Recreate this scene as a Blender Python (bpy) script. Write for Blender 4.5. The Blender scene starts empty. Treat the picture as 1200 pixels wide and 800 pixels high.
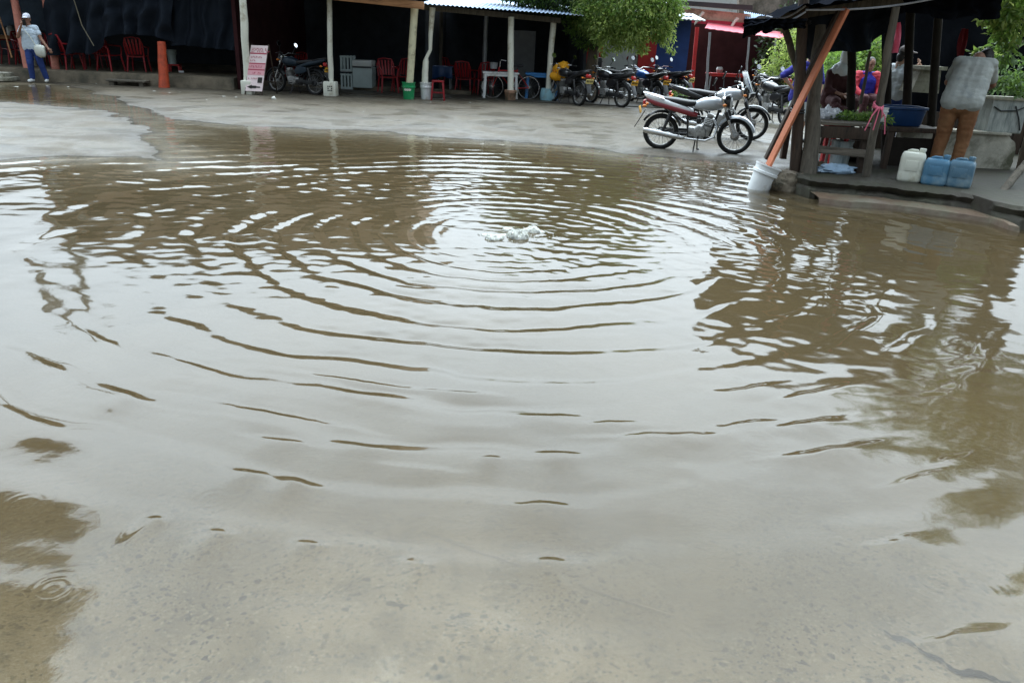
import bpy, bmesh, math, random
import numpy as np
from mathutils import Vector, Matrix, Euler, Quaternion, noise
rnd = random.Random(11)
nr = np.random.RandomState(5)
S = bpy.context.scene
COL = S.collection
V = Vector
pi = math.pi
# ------------------------------------------------------------------ survey: site plan read off the photograph
F, PITCH, ROLL, H = 900.0, math.radians(21.5), math.radians(2.6), 1.60
def ray(px, py):
    u = (px-600)/F; v = (400-py)/F
    a = u*math.cos(ROLL)-v*math.sin(ROLL); b = u*math.sin(ROLL)+v*math.cos(ROLL)
    return V((a, math.cos(PITCH)+b*math.sin(PITCH), -math.sin(PITCH)+b*math.cos(PITCH)))
def G(px, py, z=0.0):
    d = ray(px, py); t = (z-H)/d.z
    return V((d.x*t, d.y*t, z))
def W(px, py, Y):
    d = ray(px, py); t = Y/d.y
    return V((d.x*t, Y, H+d.z*t))
# ------------------------------------------------------------------ materials
def newmat(name):
    m = bpy.data.materials.new(name); m.use_nodes = True
    nt = m.node_tree; nt.nodes.clear()
    return m, nt, nt.nodes, nt.links
def pm(name, col, rough=.55, var=.18, scale=6., bump=.15, bscale=40., metal=0., dirt=None, dirt_amt=.35, dirt_scale=3., stretch=(1,1,1), spec=.4, coat=0.):
    m, nt, N, L = newmat(name)
    out = N.new('ShaderNodeOutputMaterial'); b = N.new('ShaderNodeBsdfPrincipled')
    tc = N.new('ShaderNodeTexCoord'); mp = N.new('ShaderNodeMapping'); mp.inputs['Scale'].default_value = stretch
    L.new(tc.outputs['Object'], mp.inputs['Vector'])
    n1 = N.new('ShaderNodeTexNoise'); n1.inputs['Scale'].default_value = scale; n1.inputs['Detail'].default_value = 6; n1.inputs['Roughness'].default_value = .65
    L.new(mp.outputs[0], n1.inputs['Vector'])
    mr = N.new('ShaderNodeMapRange'); mr.inputs['From Min'].default_value = .3; mr.inputs['From Max'].default_value = .7
    mr.inputs['To Min'].default_value = 1-var; mr.inputs['To Max'].default_value = 1+var
    L.new(n1.outputs['Fac'], mr.inputs['Value'])
    mul = N.new('ShaderNodeMix'); mul.data_type = 'RGBA'; mul.blend_type = 'MULTIPLY'; mul.inputs[0].default_value = 1
    mul.inputs[6].default_value = (*col, 1); L.new(mr.outputs[0], mul.inputs[7])
    last = mul.outputs[2]
    if dirt:
        n2 = N.new('ShaderNodeTexNoise'); n2.inputs['Scale'].default_value = dirt_scale; n2.inputs['Detail'].default_value = 8; n2.inputs['Roughness'].default_value = .7
        L.new(mp.outputs[0], n2.inputs['Vector'])
        r2 = N.new('ShaderNodeMapRange'); r2.inputs['From Min'].default_value = .62-dirt_amt*.4; r2.inputs['From Max'].default_value = .72-dirt_amt*.2
        L.new(n2.outputs['Fac'], r2.inputs['Value'])
        mx = N.new('ShaderNodeMix'); mx.data_type = 'RGBA'; mx.inputs[7].default_value = (*dirt, 1)
        L.new(r2.outputs[0], mx.inputs[0]); L.new(last, mx.inputs[6]); last = mx.outputs[2]
    L.new(last, b.inputs['Base Color'])
    b.inputs['Roughness'].default_value = rough; b.inputs['Metallic'].default_value = metal
    b.inputs['Specular IOR Level'].default_value = spec; b.inputs['Coat Weight'].default_value = coat
    if bump:
        n3 = N.new('ShaderNodeTexNoise'); n3.inputs['Scale'].default_value = bscale; n3.inputs['Detail'].default_value = 5
        L.new(mp.outputs[0], n3.inputs['Vector'])
        bp = N.new('ShaderNodeBump'); bp.inputs['Strength'].default_value = bump; bp.inputs['Distance'].default_value = .02
        L.new(n3.outputs['Fac'], bp.inputs['Height']); L.new(bp.outputs[0], b.inputs['Normal'])
    L.new(b.outputs[0], out.inputs[0])
    return m
def leafmat(name, c1, c2, trans=.35):
    m, nt, N, L = newmat(name)
    out = N.new('ShaderNodeOutputMaterial'); geo = N.new('ShaderNodeNewGeometry')
    cr = N.new('ShaderNodeValToRGB'); cr.color_ramp.elements[0].color = (*c1, 1); cr.color_ramp.elements[1].color = (*c2, 1)
    L.new(geo.outputs['Random Per Island'], cr.inputs[0])
    d = N.new('ShaderNodeBsdfPrincipled'); d.inputs['Roughness'].default_value = .45; t = N.new('ShaderNodeBsdfTranslucent')
    mx = N.new('ShaderNodeMixShader'); mx.inputs[0].default_value = trans
    L.new(cr.outputs[0], d.inputs['Base Color'])
    hs = N.new('ShaderNodeHueSaturation'); hs.inputs['Value'].default_value = 1.9; hs.inputs['Hue'].default_value = .485
    L.new(cr.outputs[0], hs.inputs['Color']); L.new(hs.outputs[0], t.inputs[0])
    L.new(d.outputs[0], mx.inputs[1]); L.new(t.outputs[0], mx.inputs[2]); L.new(mx.outputs[0], out.inputs[0])
    return m
M = {}
def mk(k, *a, **kw): M[k] = pm(k, *a, **kw)
mk('white_paint', (.72,.72,.62), .5, .1, 5, .1, dirt=(.35,.3,.2), dirt_amt=.25, dirt_scale=2.5)
mk('cream_paint', (.66,.62,.42), .5, .12, 5, .1, dirt=(.3,.25,.15), dirt_amt=.25)
mk('pink_paint', (.62,.24,.18), .55, .2, 5, .1, dirt=(.3,.1,.07), dirt_amt=.3)
mk('orange_paint', (.5,.075,.03), .5, .2, 5, .1, dirt=(.2,.04,.02), dirt_amt=.3)
mk('red_paint', (.42,.02,.02), .5, .2, 4, .1, dirt=(.16,.015,.015), dirt_amt=.2)
mk('red_plastic', (.25,.009,.014), .35, .1, 5, .03)
mk('blue_plastic', (.03,.2,.5), .35, .1, 5, .03)
mk('tub_blue', (.01,.045,.14), .4, .15, 5, .05)
mk('white_plastic', (.72,.74,.74), .4, .08, 5, .05, dirt=(.4,.36,.28), dirt_amt=.2)
mk('green_plastic', (.015,.26,.09), .4, .15, 6, .05, dirt=(.3,.4,.3), dirt_amt=.1, dirt_scale=6)
mk('clay_pot', (.36,.2,.13), .8, .2, 5, .2, dirt=(.09,.08,.05), dirt_amt=.4)
mk('lightblue_paint', (.26,.48,.56), .6, .15, 5, .1, dirt=(.2,.26,.25), dirt_amt=.25)
mk('black_tarp', (.008,.009,.012), .9, .25, 3, .2, 12, spec=.0)
mk('navy_tarp', (.014,.019,.028), .75, .2, 3, .1, 10, spec=.1)
mk('grey_tarp', (.03,.043,.06), .7, .2, 3, .1, 10, spec=.12)
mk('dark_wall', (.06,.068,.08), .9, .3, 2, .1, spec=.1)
mk('maroon_wall', (.05,.018,.02), .85, .3, 2, .1, spec=.1)
mk('inner_floor', (.05,.045,.035), .6, .3, 2, .2, spec=.2)
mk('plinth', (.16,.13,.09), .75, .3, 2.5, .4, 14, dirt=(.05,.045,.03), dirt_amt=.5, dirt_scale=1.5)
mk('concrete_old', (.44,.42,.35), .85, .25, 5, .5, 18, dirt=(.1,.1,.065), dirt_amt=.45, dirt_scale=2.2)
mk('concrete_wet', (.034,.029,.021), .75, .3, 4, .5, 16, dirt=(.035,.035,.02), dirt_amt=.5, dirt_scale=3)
mk('brick_mud', (.1,.066,.043), .5, .3, 6, .4, 20, dirt=(.1,.09,.06), dirt_amt=.5)
mk('stone', (.2,.165,.12), .8, .35, 9, .8, 14, dirt=(.05,.045,.03), dirt_amt=.4, dirt_scale=7)
mk('wood_dark', (.055,.036,.025), .75, .35, 4, .5, 14, stretch=(5,5,.6), dirt=(.02,.016,.012), dirt_amt=.3)
mk('wood_grey', (.115,.1,.078), .85, .35, 4, .5, 14, stretch=(5,5,.6), dirt=(.05,.045,.035), dirt_amt=.3)
mk('wood_greyx', (.17,.145,.115), .85, .35, 4, .5, 14, stretch=(.6,5,5), dirt=(.05,.045,.035), dirt_amt=.4)
mk('wood_tan', (.4,.2,.09), .7, .25, 4, .3, 14, stretch=(.6,5,5), dirt=(.2,.09,.04), dirt_amt=.3)
mk('wood_black', (.02,.016,.013), .85, .3, 4, .4, 14, spec=.15)
mk('board_orange', (.52,.17,.085), .7, .15, 4, .3, 14, stretch=(6,6,.7), dirt=(.36,.11,.05), dirt_amt=.25)
mk('zinc', (.3,.4,.56), .55, .12, 2, .05, metal=.2, dirt=(.25,.2,.17), dirt_amt=.2, dirt_scale=1.2)
mk('awning_pink', (.72,.16,.2), .5, .12, 3, .05, dirt=(.4,.08,.1), dirt_amt=.2)
mk('awning_red', (.5,.03,.06), .5, .15, 3, .05)
mk('wall_white', (.5,.52,.52), .8, .12, 3, .1, dirt=(.3,.3,.28), dirt_amt=.2)
mk('wall_blue', (.02,.055,.2), .75, .2, 3, .1)
mk('wall_cream', (.74,.56,.42), .85, .2, 3, .3, dirt=(.3,.15,.1), dirt_amt=.35, dirt_scale=1.6)
mk('shawl_white', (.82,.87,.92), .85, .06, 8, .2, 60)
mk('wall_stain', (.4,.33,.28), .9, .3, 3, .4, 10, dirt=(.1,.09,.07), dirt_amt=.8, dirt_scale=1.2)
mk('wall_tan', (.62,.42,.3), .85, .2, 1.5, .2, dirt=(.42,.27,.19), dirt_amt=.4, dirt_scale=.8)
mk('roof_dark', (.04,.04,.042), .7, .3, 2, .3)
mk('rubber', (.018,.018,.018), .75, .2, 20, .2, 60, spec=.25)
mk('black_plastic', (.016,.017,.018), .4, .2, 8, .05)
mk('black_metal', (.02,.02,.022), .4, .2, 8, .05, spec=.5)
mk('chrome', (.62,.62,.62), .22, .12, 10, .03, metal=.9)
mk('alloy', (.36,.36,.35), .42, .2, 14, .25, 50, metal=.5, dirt=(.12,.11,.1), dirt_amt=.3, dirt_scale=12)
mk('silver_paint', (.5,.54,.58), .22, .06, 5, .0, metal=.2, coat=.6)
mk('moto_white', (.78,.8,.82), .25, .05, 5, .0, coat=.6)
mk('moto_red', (.2,.014,.022), .28, .1, 5, .0, coat=.6)
mk('moto_blue', (.02,.13,.5), .3, .1, 5, .0, coat=.5)
mk('moto_black', (.014,.014,.016), .28, .1, 5, .0, coat=.5)
mk('moto_navy', (.012,.025,.04), .4, .1, 5, .0)
mk('plate_yellow', (.8,.42,.025), .45, .08, 6, .0)
mk('plate_pale', (.78,.66,.24), .45, .08, 6, .0)
mk('ink', (.02,.018,.015), .6, .1, 8, .0)
mk('mirror', (.9,.92,.93), .03, .02, 5, .0, metal=1.)
mk('lens_red', (.4,.02,.02), .2, .1, 8, .0)
mk('lens_amber', (.6,.18,.02), .2, .1, 8, .0)
mk('headlamp', (.8,.82,.82), .12, .05, 8, .0, coat=.8)
mk('seat_vinyl', (.016,.016,.018), .5, .2, 10, .15, 60)
mk('skin', (.26,.13,.085), .5, .08, 20, .05, 80)
mk('skin_light', (.4,.23,.16), .5, .08, 20, .05, 80)
mk('hair', (.012,.01,.009), .5, .3, 30, .2, 80)
mk('shirt_pale', (.56,.66,.76), .85, .08, 8, .2, 60)
mk('shirt_grey', (.36,.38,.36), .9, .1, 6, .2, 50, dirt=(.28,.31,.31), dirt_amt=.2, dirt_scale=5)
mk('shirt_white', (.62,.68,.72), .85, .08, 8, .2, 60)
mk('shirt_navy', (.03,.03,.24), .85, .12, 8, .2, 60)
mk('shirt_blue', (.03,.035,.36), .85, .12, 8, .2, 60)
mk('jacket_red', (.42,.022,.04), .7, .12, 8, .2, 60)
mk('denim', (.022,.05,.2), .85, .18, 9, .2, 70)
mk('trousers_brown', (.21,.1,.043), .85, .15, 7, .25, 60, dirt=(.19,.075,.03), dirt_amt=.35, dirt_scale=4)
mk('trousers_dark', (.06,.02,.022), .85, .15, 7, .2, 60)
mk('cap_white', (.66,.68,.78), .8, .08, 8, .15, 60)
mk('cap_grey', (.22,.2,.2), .85, .12, 8, .2, 60)
mk('bag_white', (.6,.62,.56), .5, .1, 8, .1, 50)
mk('styro', (.42,.45,.43), .8, .15, 6, .3, 30, dirt=(.2,.23,.22), dirt_amt=.4, dirt_scale=5, stretch=(3,3,.5))
mk('jug_white', (.66,.67,.58), .42, .06, 5, .04, dirt=(.45,.43,.32), dirt_amt=.25, dirt_scale=4)
mk('jug_blue', (.075,.19,.3), .38, .12, 4, .04, dirt=(.2,.3,.36), dirt_amt=.3, dirt_scale=4)
mk('jug_slate', (.085,.17,.24), .38, .12, 4, .04, dirt=(.2,.27,.3), dirt_amt=.35, dirt_scale=4)
mk('cooler_grey', (.36,.43,.42), .5, .1, 4, .05)
mk('cooler_lid', (.5,.52,.5), .5, .1, 4, .05)
mk('sign_white', (.8,.66,.66), .6, .06, 6, .03)
mk('sign_pink', (.72,.36,.4), .6, .06, 6, .03)
mk('sign_red', (.42,.06,.1), .6, .1, 6, .03)
mk('yellow_cloth', (.78,.36,.012), .7, .15, 8, .3, 30)
mk('pink_cloth', (.7,.16,.24), .8, .15, 9, .3, 40)
mk('red_cloth', (.2,.015,.025), .8, .15, 9, .3, 40)
mk('herbs', (.07,.12,.018), .8, .5, 30, .5, 60)
mk('bag_plastic', (.66,.68,.72), .35, .1, 9, .3, 30)
mk('sack_blue', (.3,.42,.55), .45, .2, 9, .3, 30)
mk('rope', (.2,.18,.13), .9, .2, 30, .3, 90)
mk('cable', (.45,.47,.52), .5, .1, 30, 0)
mk('litter', (.5,.5,.46), .6, .1, 30, 0)
mk('steel_grey', (.3,.31,.32), .45, .15, 6, .05, metal=.3)
mk('bark', (.11,.085,.06), .9, .35, 7, .7, 18, stretch=(4,4,.8))
M['leaf_mid'] = leafmat('leaf_mid', (.05,.105,.02), (.13,.23,.045), .55)
M['leaf_light'] = leafmat('leaf_light', (.11,.18,.035), (.27,.34,.1), .55)
M['leaf_dark'] = leafmat('leaf_dark', (.016,.035,.012), (.04,.07,.02), .3)
M['leaf_pale'] = leafmat('leaf_pale', (.07,.13,.05), (.2,.3,.13), .35)
# clear plastic for the small windscreen
m, nt, N, L = newmat('clear_plastic')
o_ = N.new('ShaderNodeOutputMaterial'); t_ = N.new('ShaderNodeBsdfTransparent'); t_.inputs[0].default_value = (.8,.85,.86,1)
g_ = N.new('ShaderNodeBsdfGlossy'); g_.inputs['Roughness'].default_value = .08; x_ = N.new('ShaderNodeMixShader'); x_.inputs[0].default_value = .28
nz = N.new('ShaderNodeTexNoise'); nz.inputs['Scale'].default_value = 12; cr_ = N.new('ShaderNodeMapRange'); cr_.inputs['To Min'].default_value = .2; cr_.inputs['To Max'].default_value = .45
L.new(nz.outputs[0], cr_.inputs[0]); L.new(cr_.outputs[0], x_.inputs[0])
L.new(t_.outputs[0], x_.inputs[1]); L.new(g_.outputs[0], x_.inputs[2]); L.new(x_.outputs[0], o_.inputs[0]); M['clear_plastic'] = m
# ------------------------------------------------------------------ mesh builder
class MB:
    def __init__(s): s.v = []; s.f = []
    def add(s, vs, fs):
        n = len(s.v); s.v += [tuple(p) for p in vs]; s.f += [tuple(i+n for i in f) for f in fs]; return s
    def box(s, c, d, rot=(0,0,0), bev=.0):
        bm = bmesh.new(); bmesh.ops.create_cube(bm, size=1)
        for v in bm.verts: v.co = V((v.co.x*d[0], v.co.y*d[1], v.co.z*d[2]))
        if bev: bmesh.ops.bevel(bm, geom=bm.edges[:]+bm.verts[:], offset=min(bev, min(d)*.45), segments=2, affect='EDGES', profile=.6)
        R = Euler(rot).to_matrix(); c = V(c)
        bm.verts.index_update(); bm.verts.ensure_lookup_table()
        s.add([R@v.co+c for v in bm.verts], [[v.index for v in f.verts] for f in bm.faces]); bm.free(); return s
    def beam(s, p0, p1, w, h, bev=.004, up=(0,0,1)):
        p0 = V(p0); p1 = V(p1); d = p1-p0; l = d.length; z = d.normalized()
        u = V(up)
        if abs(z.dot(u)) > .95: u = V((0,1,0))
        x = u.cross(z).normalized(); y = z.cross(x)
        t = MB(); t.box((0,0,0), (w,h,l), bev=bev); c = (p0+p1)/2
        s.add([c+x*a[0]+y*a[1]+z*a[2] for a in t.v], t.f); return s
    def tube(s, pts, r, seg=10, cap=True, wob=0):
        pts = [V(p) for p in pts]; n = len(pts)
        rs = r if isinstance(r, (list, tuple)) else [r]*n
        vs = []; fs = []; px = None
        for i, p in enumerate(pts):
            t = (pts[min(i+1,n-1)]-pts[max(i-1,0)]).normalized()
            if px is None:
                a = V((0,0,1)) if abs(t.z) < .9 else V((1,0,0)); px = a.cross(t).normalized()
            else:
                px = (px-t*px.dot(t)).normalized()
            py = t.cross(px)
            for k in range(seg):
                an = 2*pi*k/seg; rr = rs[i]*(1+(wob*(rnd.random()-.5) if wob else 0))
                vs.append(p+px*math.cos(an)*rr+py*math.sin(an)*rr)
        for i in range(n-1):
            for k in range(seg):
                a = i*seg+k; b = i*seg+(k+1) % seg; fs.append((a, b, b+seg, a+seg))
        if cap: fs.append(tuple(range(seg))[::-1]); fs.append(tuple((n-1)*seg+k for k in range(seg)))
        return s.add(vs, fs)
    def lathe(s, prof, c=(0,0,0), seg=24, rot=(0,0,0), closed=False):
        R = Euler(rot).to_matrix(); c = V(c); vs = []; fs = []; n = len(prof)
        for r, z in prof:
            for k in range(seg):
                a = 2*pi*k/seg; vs.append(R@V((r*math.cos(a), r*math.sin(a), z))+c)
        for i in range(n-1 if not closed else n):
            j = (i+1) % n
            for k in range(seg):
                k2 = (k+1) % seg; fs.append((i*seg+k, i*seg+k2, j*seg+k2, j*seg+k))
        if not closed:
            if prof[0][0] > 1e-4: fs.append(tuple(range(seg))[::-1])
            if prof[-1][0] > 1e-4: fs.append(tuple((n-1)*seg+k for k in range(seg)))
        return s.add(vs, fs)
    def torus(s, c, R, r, rot=(pi/2,0,0), seg=40, ms=10, sq=1.):
        return s.lathe([(R+r*math.cos(2*pi*k/ms), r*sq*math.sin(2*pi*k/ms)) for k in range(ms)], c, seg, rot, True)
    def ell(s, c, rad, seg=16, rings=10, rot=(0,0,0)):
        Rm = Euler(rot).to_matrix(); c = V(c); vs = [Rm@V((0,0,-rad[2]))+c]; fs = []
        for i in range(1, rings):
            ph = -pi/2+pi*i/rings
            for k in range(seg):
                a = 2*pi*k/seg; vs.append(Rm@V((rad[0]*math.cos(ph)*math.cos(a), rad[1]*math.cos(ph)*math.sin(a), rad[2]*math.sin(ph)))+c)
        vs.append(Rm@V((0,0,rad[2]))+c); t = len(vs)-1
        for k in range(seg):
            k2 = (k+1) % seg; fs.append((0, 1+k2, 1+k)); fs.append((t, t-seg+k, t-seg+k2))
            for i in range(rings-2):
                a = 1+i*seg; fs.append((a+k, a+k2, a+seg+k2, a+seg+k))
        return s.add(vs, fs)
    def caps(s, p0, p1, r0, r1, seg=12):
        p0 = V(p0); p1 = V(p1); d = (p1-p0); l = max(d.length, 1e-5); z = d/l
        pts = []; rs = []
        for k in range(5): a = pi/2*k/5; pts.append(p0-z*r0*math.cos(a)); rs.append(max(r0*math.sin(a), .0008))
        for k in range(5): t = k/4; pts.append(p0+d*t); rs.append(r0+(r1-r0)*t)
        for k in range(1, 6): a = pi/2*k/5; pts.append(p1+z*r1*math.sin(a)); rs.append(max(r1*math.cos(a), .0008))
        return s.tube(pts, rs, seg)
    def loft(s, secs, seg=18):      # sections across x: (x, y, z, half width, half height, power)
        vs = []; fs = []; n = len(secs)
        for (x, yc, zc, hw, hh, e) in secs:
            for k in range(seg):
                a = 2*pi*k/seg; ca, sa = math.cos(a), math.sin(a)
                vs.append((x, yc+hw*math.copysign(abs(ca)**e, ca), zc+hh*math.copysign(abs(sa)**e, sa)))
        for i in range(n-1):
            for k in range(seg):
                k2 = (k+1) % seg; fs.append((i*seg+k, i*seg+k2, (i+1)*seg+k2, (i+1)*seg+k))
        fs.append(tuple(range(seg))[::-1]); fs.append(tuple((n-1)*seg+k for k in range(seg)))
        return s.add(vs, fs)
    def sheet(s, P, th=0., thdir=(0,0,1)):   # P[i][j] grid of points
        a = len(P); b = len(P[0]); vs = [p for row in P for p in row]
        fs = [(i*b+j, i*b+j+1, (i+1)*b+j+1, (i+1)*b+j) for i in range(a-1) for j in range(b-1)]
        if th:
            n = len(vs); d = V(thdir)*th; vs = vs+[V(p)+d for p in vs]
            fs2 = [tuple(q+n for q in f)[::-1] for f in fs]
            rim = [(0*b+j, 0*b+j+1) for j in range(b-1)]+[(i*b+b-1, (i+1)*b+b-1) for i in range(a-1)]+[((a-1)*b+j+1, (a-1)*b+j) for j in range(b-1)]+[((i+1)*b, i*b) for i in range(a-1)]
            fs = fs+fs2+[(q, p, p+n, q+n) for p, q in rim]
        return s.add(vs, fs)
    def prism(s, outline, depth, mat4):      # outline in local xy, extruded along local z both ways
        n = len(outline); vs = [mat4@V((x, y, -depth/2)) for x, y in outline]+[mat4@V((x, y, depth/2)) for x, y in outline]
        fs = [tuple(range(n))[::-1], tuple(range(n, 2*n))]+[(i, (i+1) % n, n+(i+1) % n, n+i) for i in range(n)]
        return s.add(vs, fs)
    def build(s, name, mat, parent=None, org=None, smooth=True, kind=None):
        me = bpy.data.meshes.new(name); o = V(org) if org is not None else V((0,0,0))
        me.from_pydata([V(p)-o for p in s.v], [], s.f); me.update()
        bm = bmesh.new(); bm.from_mesh(me); bmesh.ops.recalc_face_normals(bm, faces=bm.faces[:])
        if smooth:
            for f in bm.faces: f.smooth = True
            for e in bm.edges:
                if len(e.link_faces) == 2 and e.calc_face_angle(0) > math.radians(38): e.smooth = False
        bm.to_mesh(me); bm.free()
        me.materials.append(M[mat] if isinstance(mat, str) else mat)
        ob = bpy.data.objects.new(name, me); COL.objects.link(ob)
        if parent is not None: ob.parent = parent
        if org is not None: ob.location = o
        if kind: ob['kind'] = kind
        return ob
def tag(o, label, cat, group=None):
    o['label'] = label; o['category'] = cat
    if group: o['group'] = group
    return o
def thing(name, label, cat, loc, rz=0, group=None, rot=None):
    o = bpy.data.objects.new(name, None); COL.objects.link(o); o.location = loc
    o.rotation_euler = rot if rot else (0,0,rz); o.empty_display_size = .2
    return tag(o, label, cat, group)
def dup(root, label, loc, rz=0, group=None):
    r = root.copy(); COL.objects.link(r); r.location = loc; r.rotation_euler = (0,0,rz); r['label'] = label
    if group: r['group'] = group
    for ch in root.children:
        c = ch.copy(); COL.objects.link(c); c.parent = r
        for g in ch.children:
            d = g.copy(); COL.objects.link(d); d.parent = c
    return r
def bake(ob, mods):
    for t, kw in mods:
        md = ob.modifiers.new(t, t)
        for k, v in kw.items(): setattr(md, k, v)
    bpy.context.view_layer.update()
    dg = bpy.context.evaluated_depsgraph_get()
    me = bpy.data.meshes.new_from_object(ob.evaluated_get(dg)); old = ob.data; mats = list(old.materials)
    ob.modifiers.clear(); ob.data = me
    me.materials.clear()
    for q in mats: me.materials.append(q)
    for p in me.polygons: p.use_smooth = True
    bpy.data.meshes.remove(old); return ob
def fbm(x, y, z=0, o=4):
    return noise.fractal(V((x, y, z)), .6, 2.1, o)
# ------------------------------------------------------------------ world, sun, camera
w = bpy.data.worlds.new('World'); S.world = w; w.use_nodes = True
N = w.node_tree.nodes; L = w.node_tree.links; N.clear()
SUN_EL, SUN_AZ = math.radians(69), math.radians(8)
out = N.new('ShaderNodeOutputWorld'); bg = N.new('ShaderNodeBackground'); bg.inputs['Strength'].default_value = .12
sky = N.new('ShaderNodeTexSky'); sky.sky_type = 'NISHITA'; sky.sun_disc = False; sky.sun_elevation = SUN_EL; sky.sun_rotation = SUN_AZ
sky.dust_density = 4; sky.air_density = 1.2
tc = N.new('ShaderNodeTexCoord')
nz = N.new('ShaderNodeTexNoise'); nz.inputs['Scale'].default_value = 2.2; nz.inputs['Detail'].default_value = 7; nz.inputs['Roughness'].default_value = .55
mp = N.new('ShaderNodeMapping'); mp.inputs['Scale'].default_value = (1,1,2.6)
L.new(tc.outputs['Generated'], mp.inputs[0]); L.new(mp.outputs[0], nz.inputs['Vector'])
cl = N.new('ShaderNodeMapRange'); cl.inputs['From Min'].default_value = .3; cl.inputs['From Max'].default_value = .7; cl.inputs['To Min'].default_value = .86; cl.inputs['To Max'].default_value = 1.1
L.new(nz.outputs['Fac'], cl.inputs[0])
dot = N.new('ShaderNodeVectorMath'); dot.operation = 'DOT_PRODUCT'
GE = math.radians(46)
gd = V((0, math.cos(GE), math.sin(GE)))
dot.inputs[1].default_value = gd; L.new(tc.outputs['Generated'], dot.inputs[0])
gl = N.new('ShaderNodeMapRange'); gl.interpolation_type = 'SMOOTHERSTEP'; gl.inputs['From Min'].default_value = .15; gl.inputs['From Max'].default_value = 1.
gl.inputs['To Min'].default_value = 6.2; gl.inputs['To Max'].default_value = 50.
L.new(dot.outputs['Value'], gl.inputs[0])
sx = N.new('ShaderNodeSeparateXYZ'); L.new(tc.outputs['Generated'], sx.inputs[0])
ez = N.new('ShaderNodeMapRange'); ez.interpolation_type = 'SMOOTHSTEP'; ez.inputs['From Min'].default_value = .0; ez.inputs['From Max'].default_value = .55; ez.inputs['To Min'].default_value = .28; ez.inputs['To Max'].default_value = 1
L.new(sx.outputs[2], ez.inputs[0]); m0 = N.new('ShaderNodeMath'); m0.operation = 'MULTIPLY'; L.new(gl.outputs[0], m0.inputs[0]); L.new(ez.outputs[0], m0.inputs[1])
mm = N.new('ShaderNodeMath'); mm.operation = 'MULTIPLY'; L.new(m0.outputs[0], mm.inputs[0]); L.new(cl.outputs[0], mm.inputs[1])
cc = N.new('ShaderNodeMix'); cc.data_type = 'RGBA'; cc.blend_type = 'MULTIPLY'; cc.inputs[0].default_value = 1; cc.inputs[6].default_value = (.845,.985,1.09,1)
L.new(mm.outputs[0], cc.inputs[7])
mx = N.new('ShaderNodeMix'); mx.data_type = 'RGBA'; mx.inputs[0].default_value = .85
L.new(sky.outputs[0], mx.inputs[6]); L.new(cc.outputs[2], mx.inputs[7]); L.new(mx.outputs[2], bg.inputs['Color']); L.new(bg.outputs[0], out.inputs[0])
ld = bpy.data.lights.new('sun', 'SUN'); ld.energy = .6; ld.angle = math.radians(25); ld.color = (1,.96,.9)
lo = bpy.data.objects.new('sun', ld); COL.objects.link(lo)
sd = V((math.sin(SUN_AZ)*math.cos(SUN_EL), math.cos(SUN_AZ)*math.cos(SUN_EL), math.sin(SUN_EL)))
lo.rotation_euler = (-sd).to_track_quat('-Z', 'Y').to_euler()
cd = bpy.data.cameras.new('camera'); cd.sensor_width = 36; cd.lens = 36*F/1200; cd.clip_end = 3000; cd.clip_start = .05
cam = bpy.data.objects.new('camera', cd); COL.objects.link(cam); S.camera = cam
U = V((0, math.sin(PITCH), math.cos(PITCH))); Rr = V((1,0,0)); fw = V((0, math.cos(PITCH), -math.sin(PITCH)))
xc = Rr*math.cos(ROLL)+U*math.sin(ROLL); yc = -Rr*math.sin(ROLL)+U*math.cos(ROLL); zc = -fw
cam.matrix_world = Matrix(((xc.x,yc.x,zc.x,0),(xc.y,yc.y,zc.y,0),(xc.z,yc.z,zc.z,H),(0,0,0,1)))
S.view_settings.view_transform = 'Standard'; S.view_settings.look = 'None'; S.view_settings.gamma = 1; S.view_settings.exposure = .45
S.cycles.use_denoising = True; S.cycles.max_bounces = 8; S.cycles.transparent_max_bounces = 12; S.cycles.caustics_reflective = False; S.cycles.caustics_refractive = False
S.cycles.sample_clamp_indirect = 6
# ------------------------------------------------------------------ ground and water
def gp(px, py): p = G(px, py); return (p.x, p.y)
shore = [gp(*p) for p in [(-120,100),(-30,92),(55,98),(100,105),(150,123),(205,139),(270,146),(400,153),(500,158),(600,165),(700,176),(760,184),(860,190),(900,196),(935,215),(1000,234),(1130,244),(1250,258)]]
shore += [(9.5,8.6),(9.5,.2),(4,-3),(-4,-3),(-14,1),(-24,14)]
hump = [gp(*p) for p in [(-160,112),(0,119),(70,124),(130,130),(172,152),(185,172),(196,192),(150,184),(60,180),(0,186),(-150,196)]]
def sdist(X, Y, poly):
    d = np.full(X.shape, 1e9); ins = np.zeros(X.shape, bool); n = len(poly)
    for i in range(n):
        ax, ay = poly[i]; bx, by = poly[(i+1) % n]
        ex, ey = bx-ax, by-ay; wx, wy = X-ax, Y-ay
        t = np.clip((wx*ex+wy*ey)/(ex*ex+ey*ey+1e-12), 0, 1)
        d = np.minimum(d, np.hypot(wx-t*ex, wy-t*ey))
        c = ((ay > Y) != (by > Y)); xi = ax+(Y-ay)*ex/(ey if abs(ey) > 1e-9 else 1e-9)
        ins ^= c & (X < xi)
    return np.where(ins, d, -d)
def vnoise(X, Y, sc, seed=0):     # smooth value noise
    r = np.random.RandomState(seed); T = r.rand(256, 256)
    x = X*sc+57.3; y = Y*sc+91.7; xi = np.floor(x).astype(int); yi = np.floor(y).astype(int)
    fx = x-xi; fy = y-yi; fx = fx*fx*(3-2*fx); fy = fy*fy*(3-2*fy)
    g = lambda a, b: T[a % 256, b % 256]
    return (g(xi,yi)*(1-fx)+g(xi+1,yi)*fx)*(1-fy)+(g(xi,yi+1)*(1-fx)+g(xi+1,yi+1)*fx)*fy-.5
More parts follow.
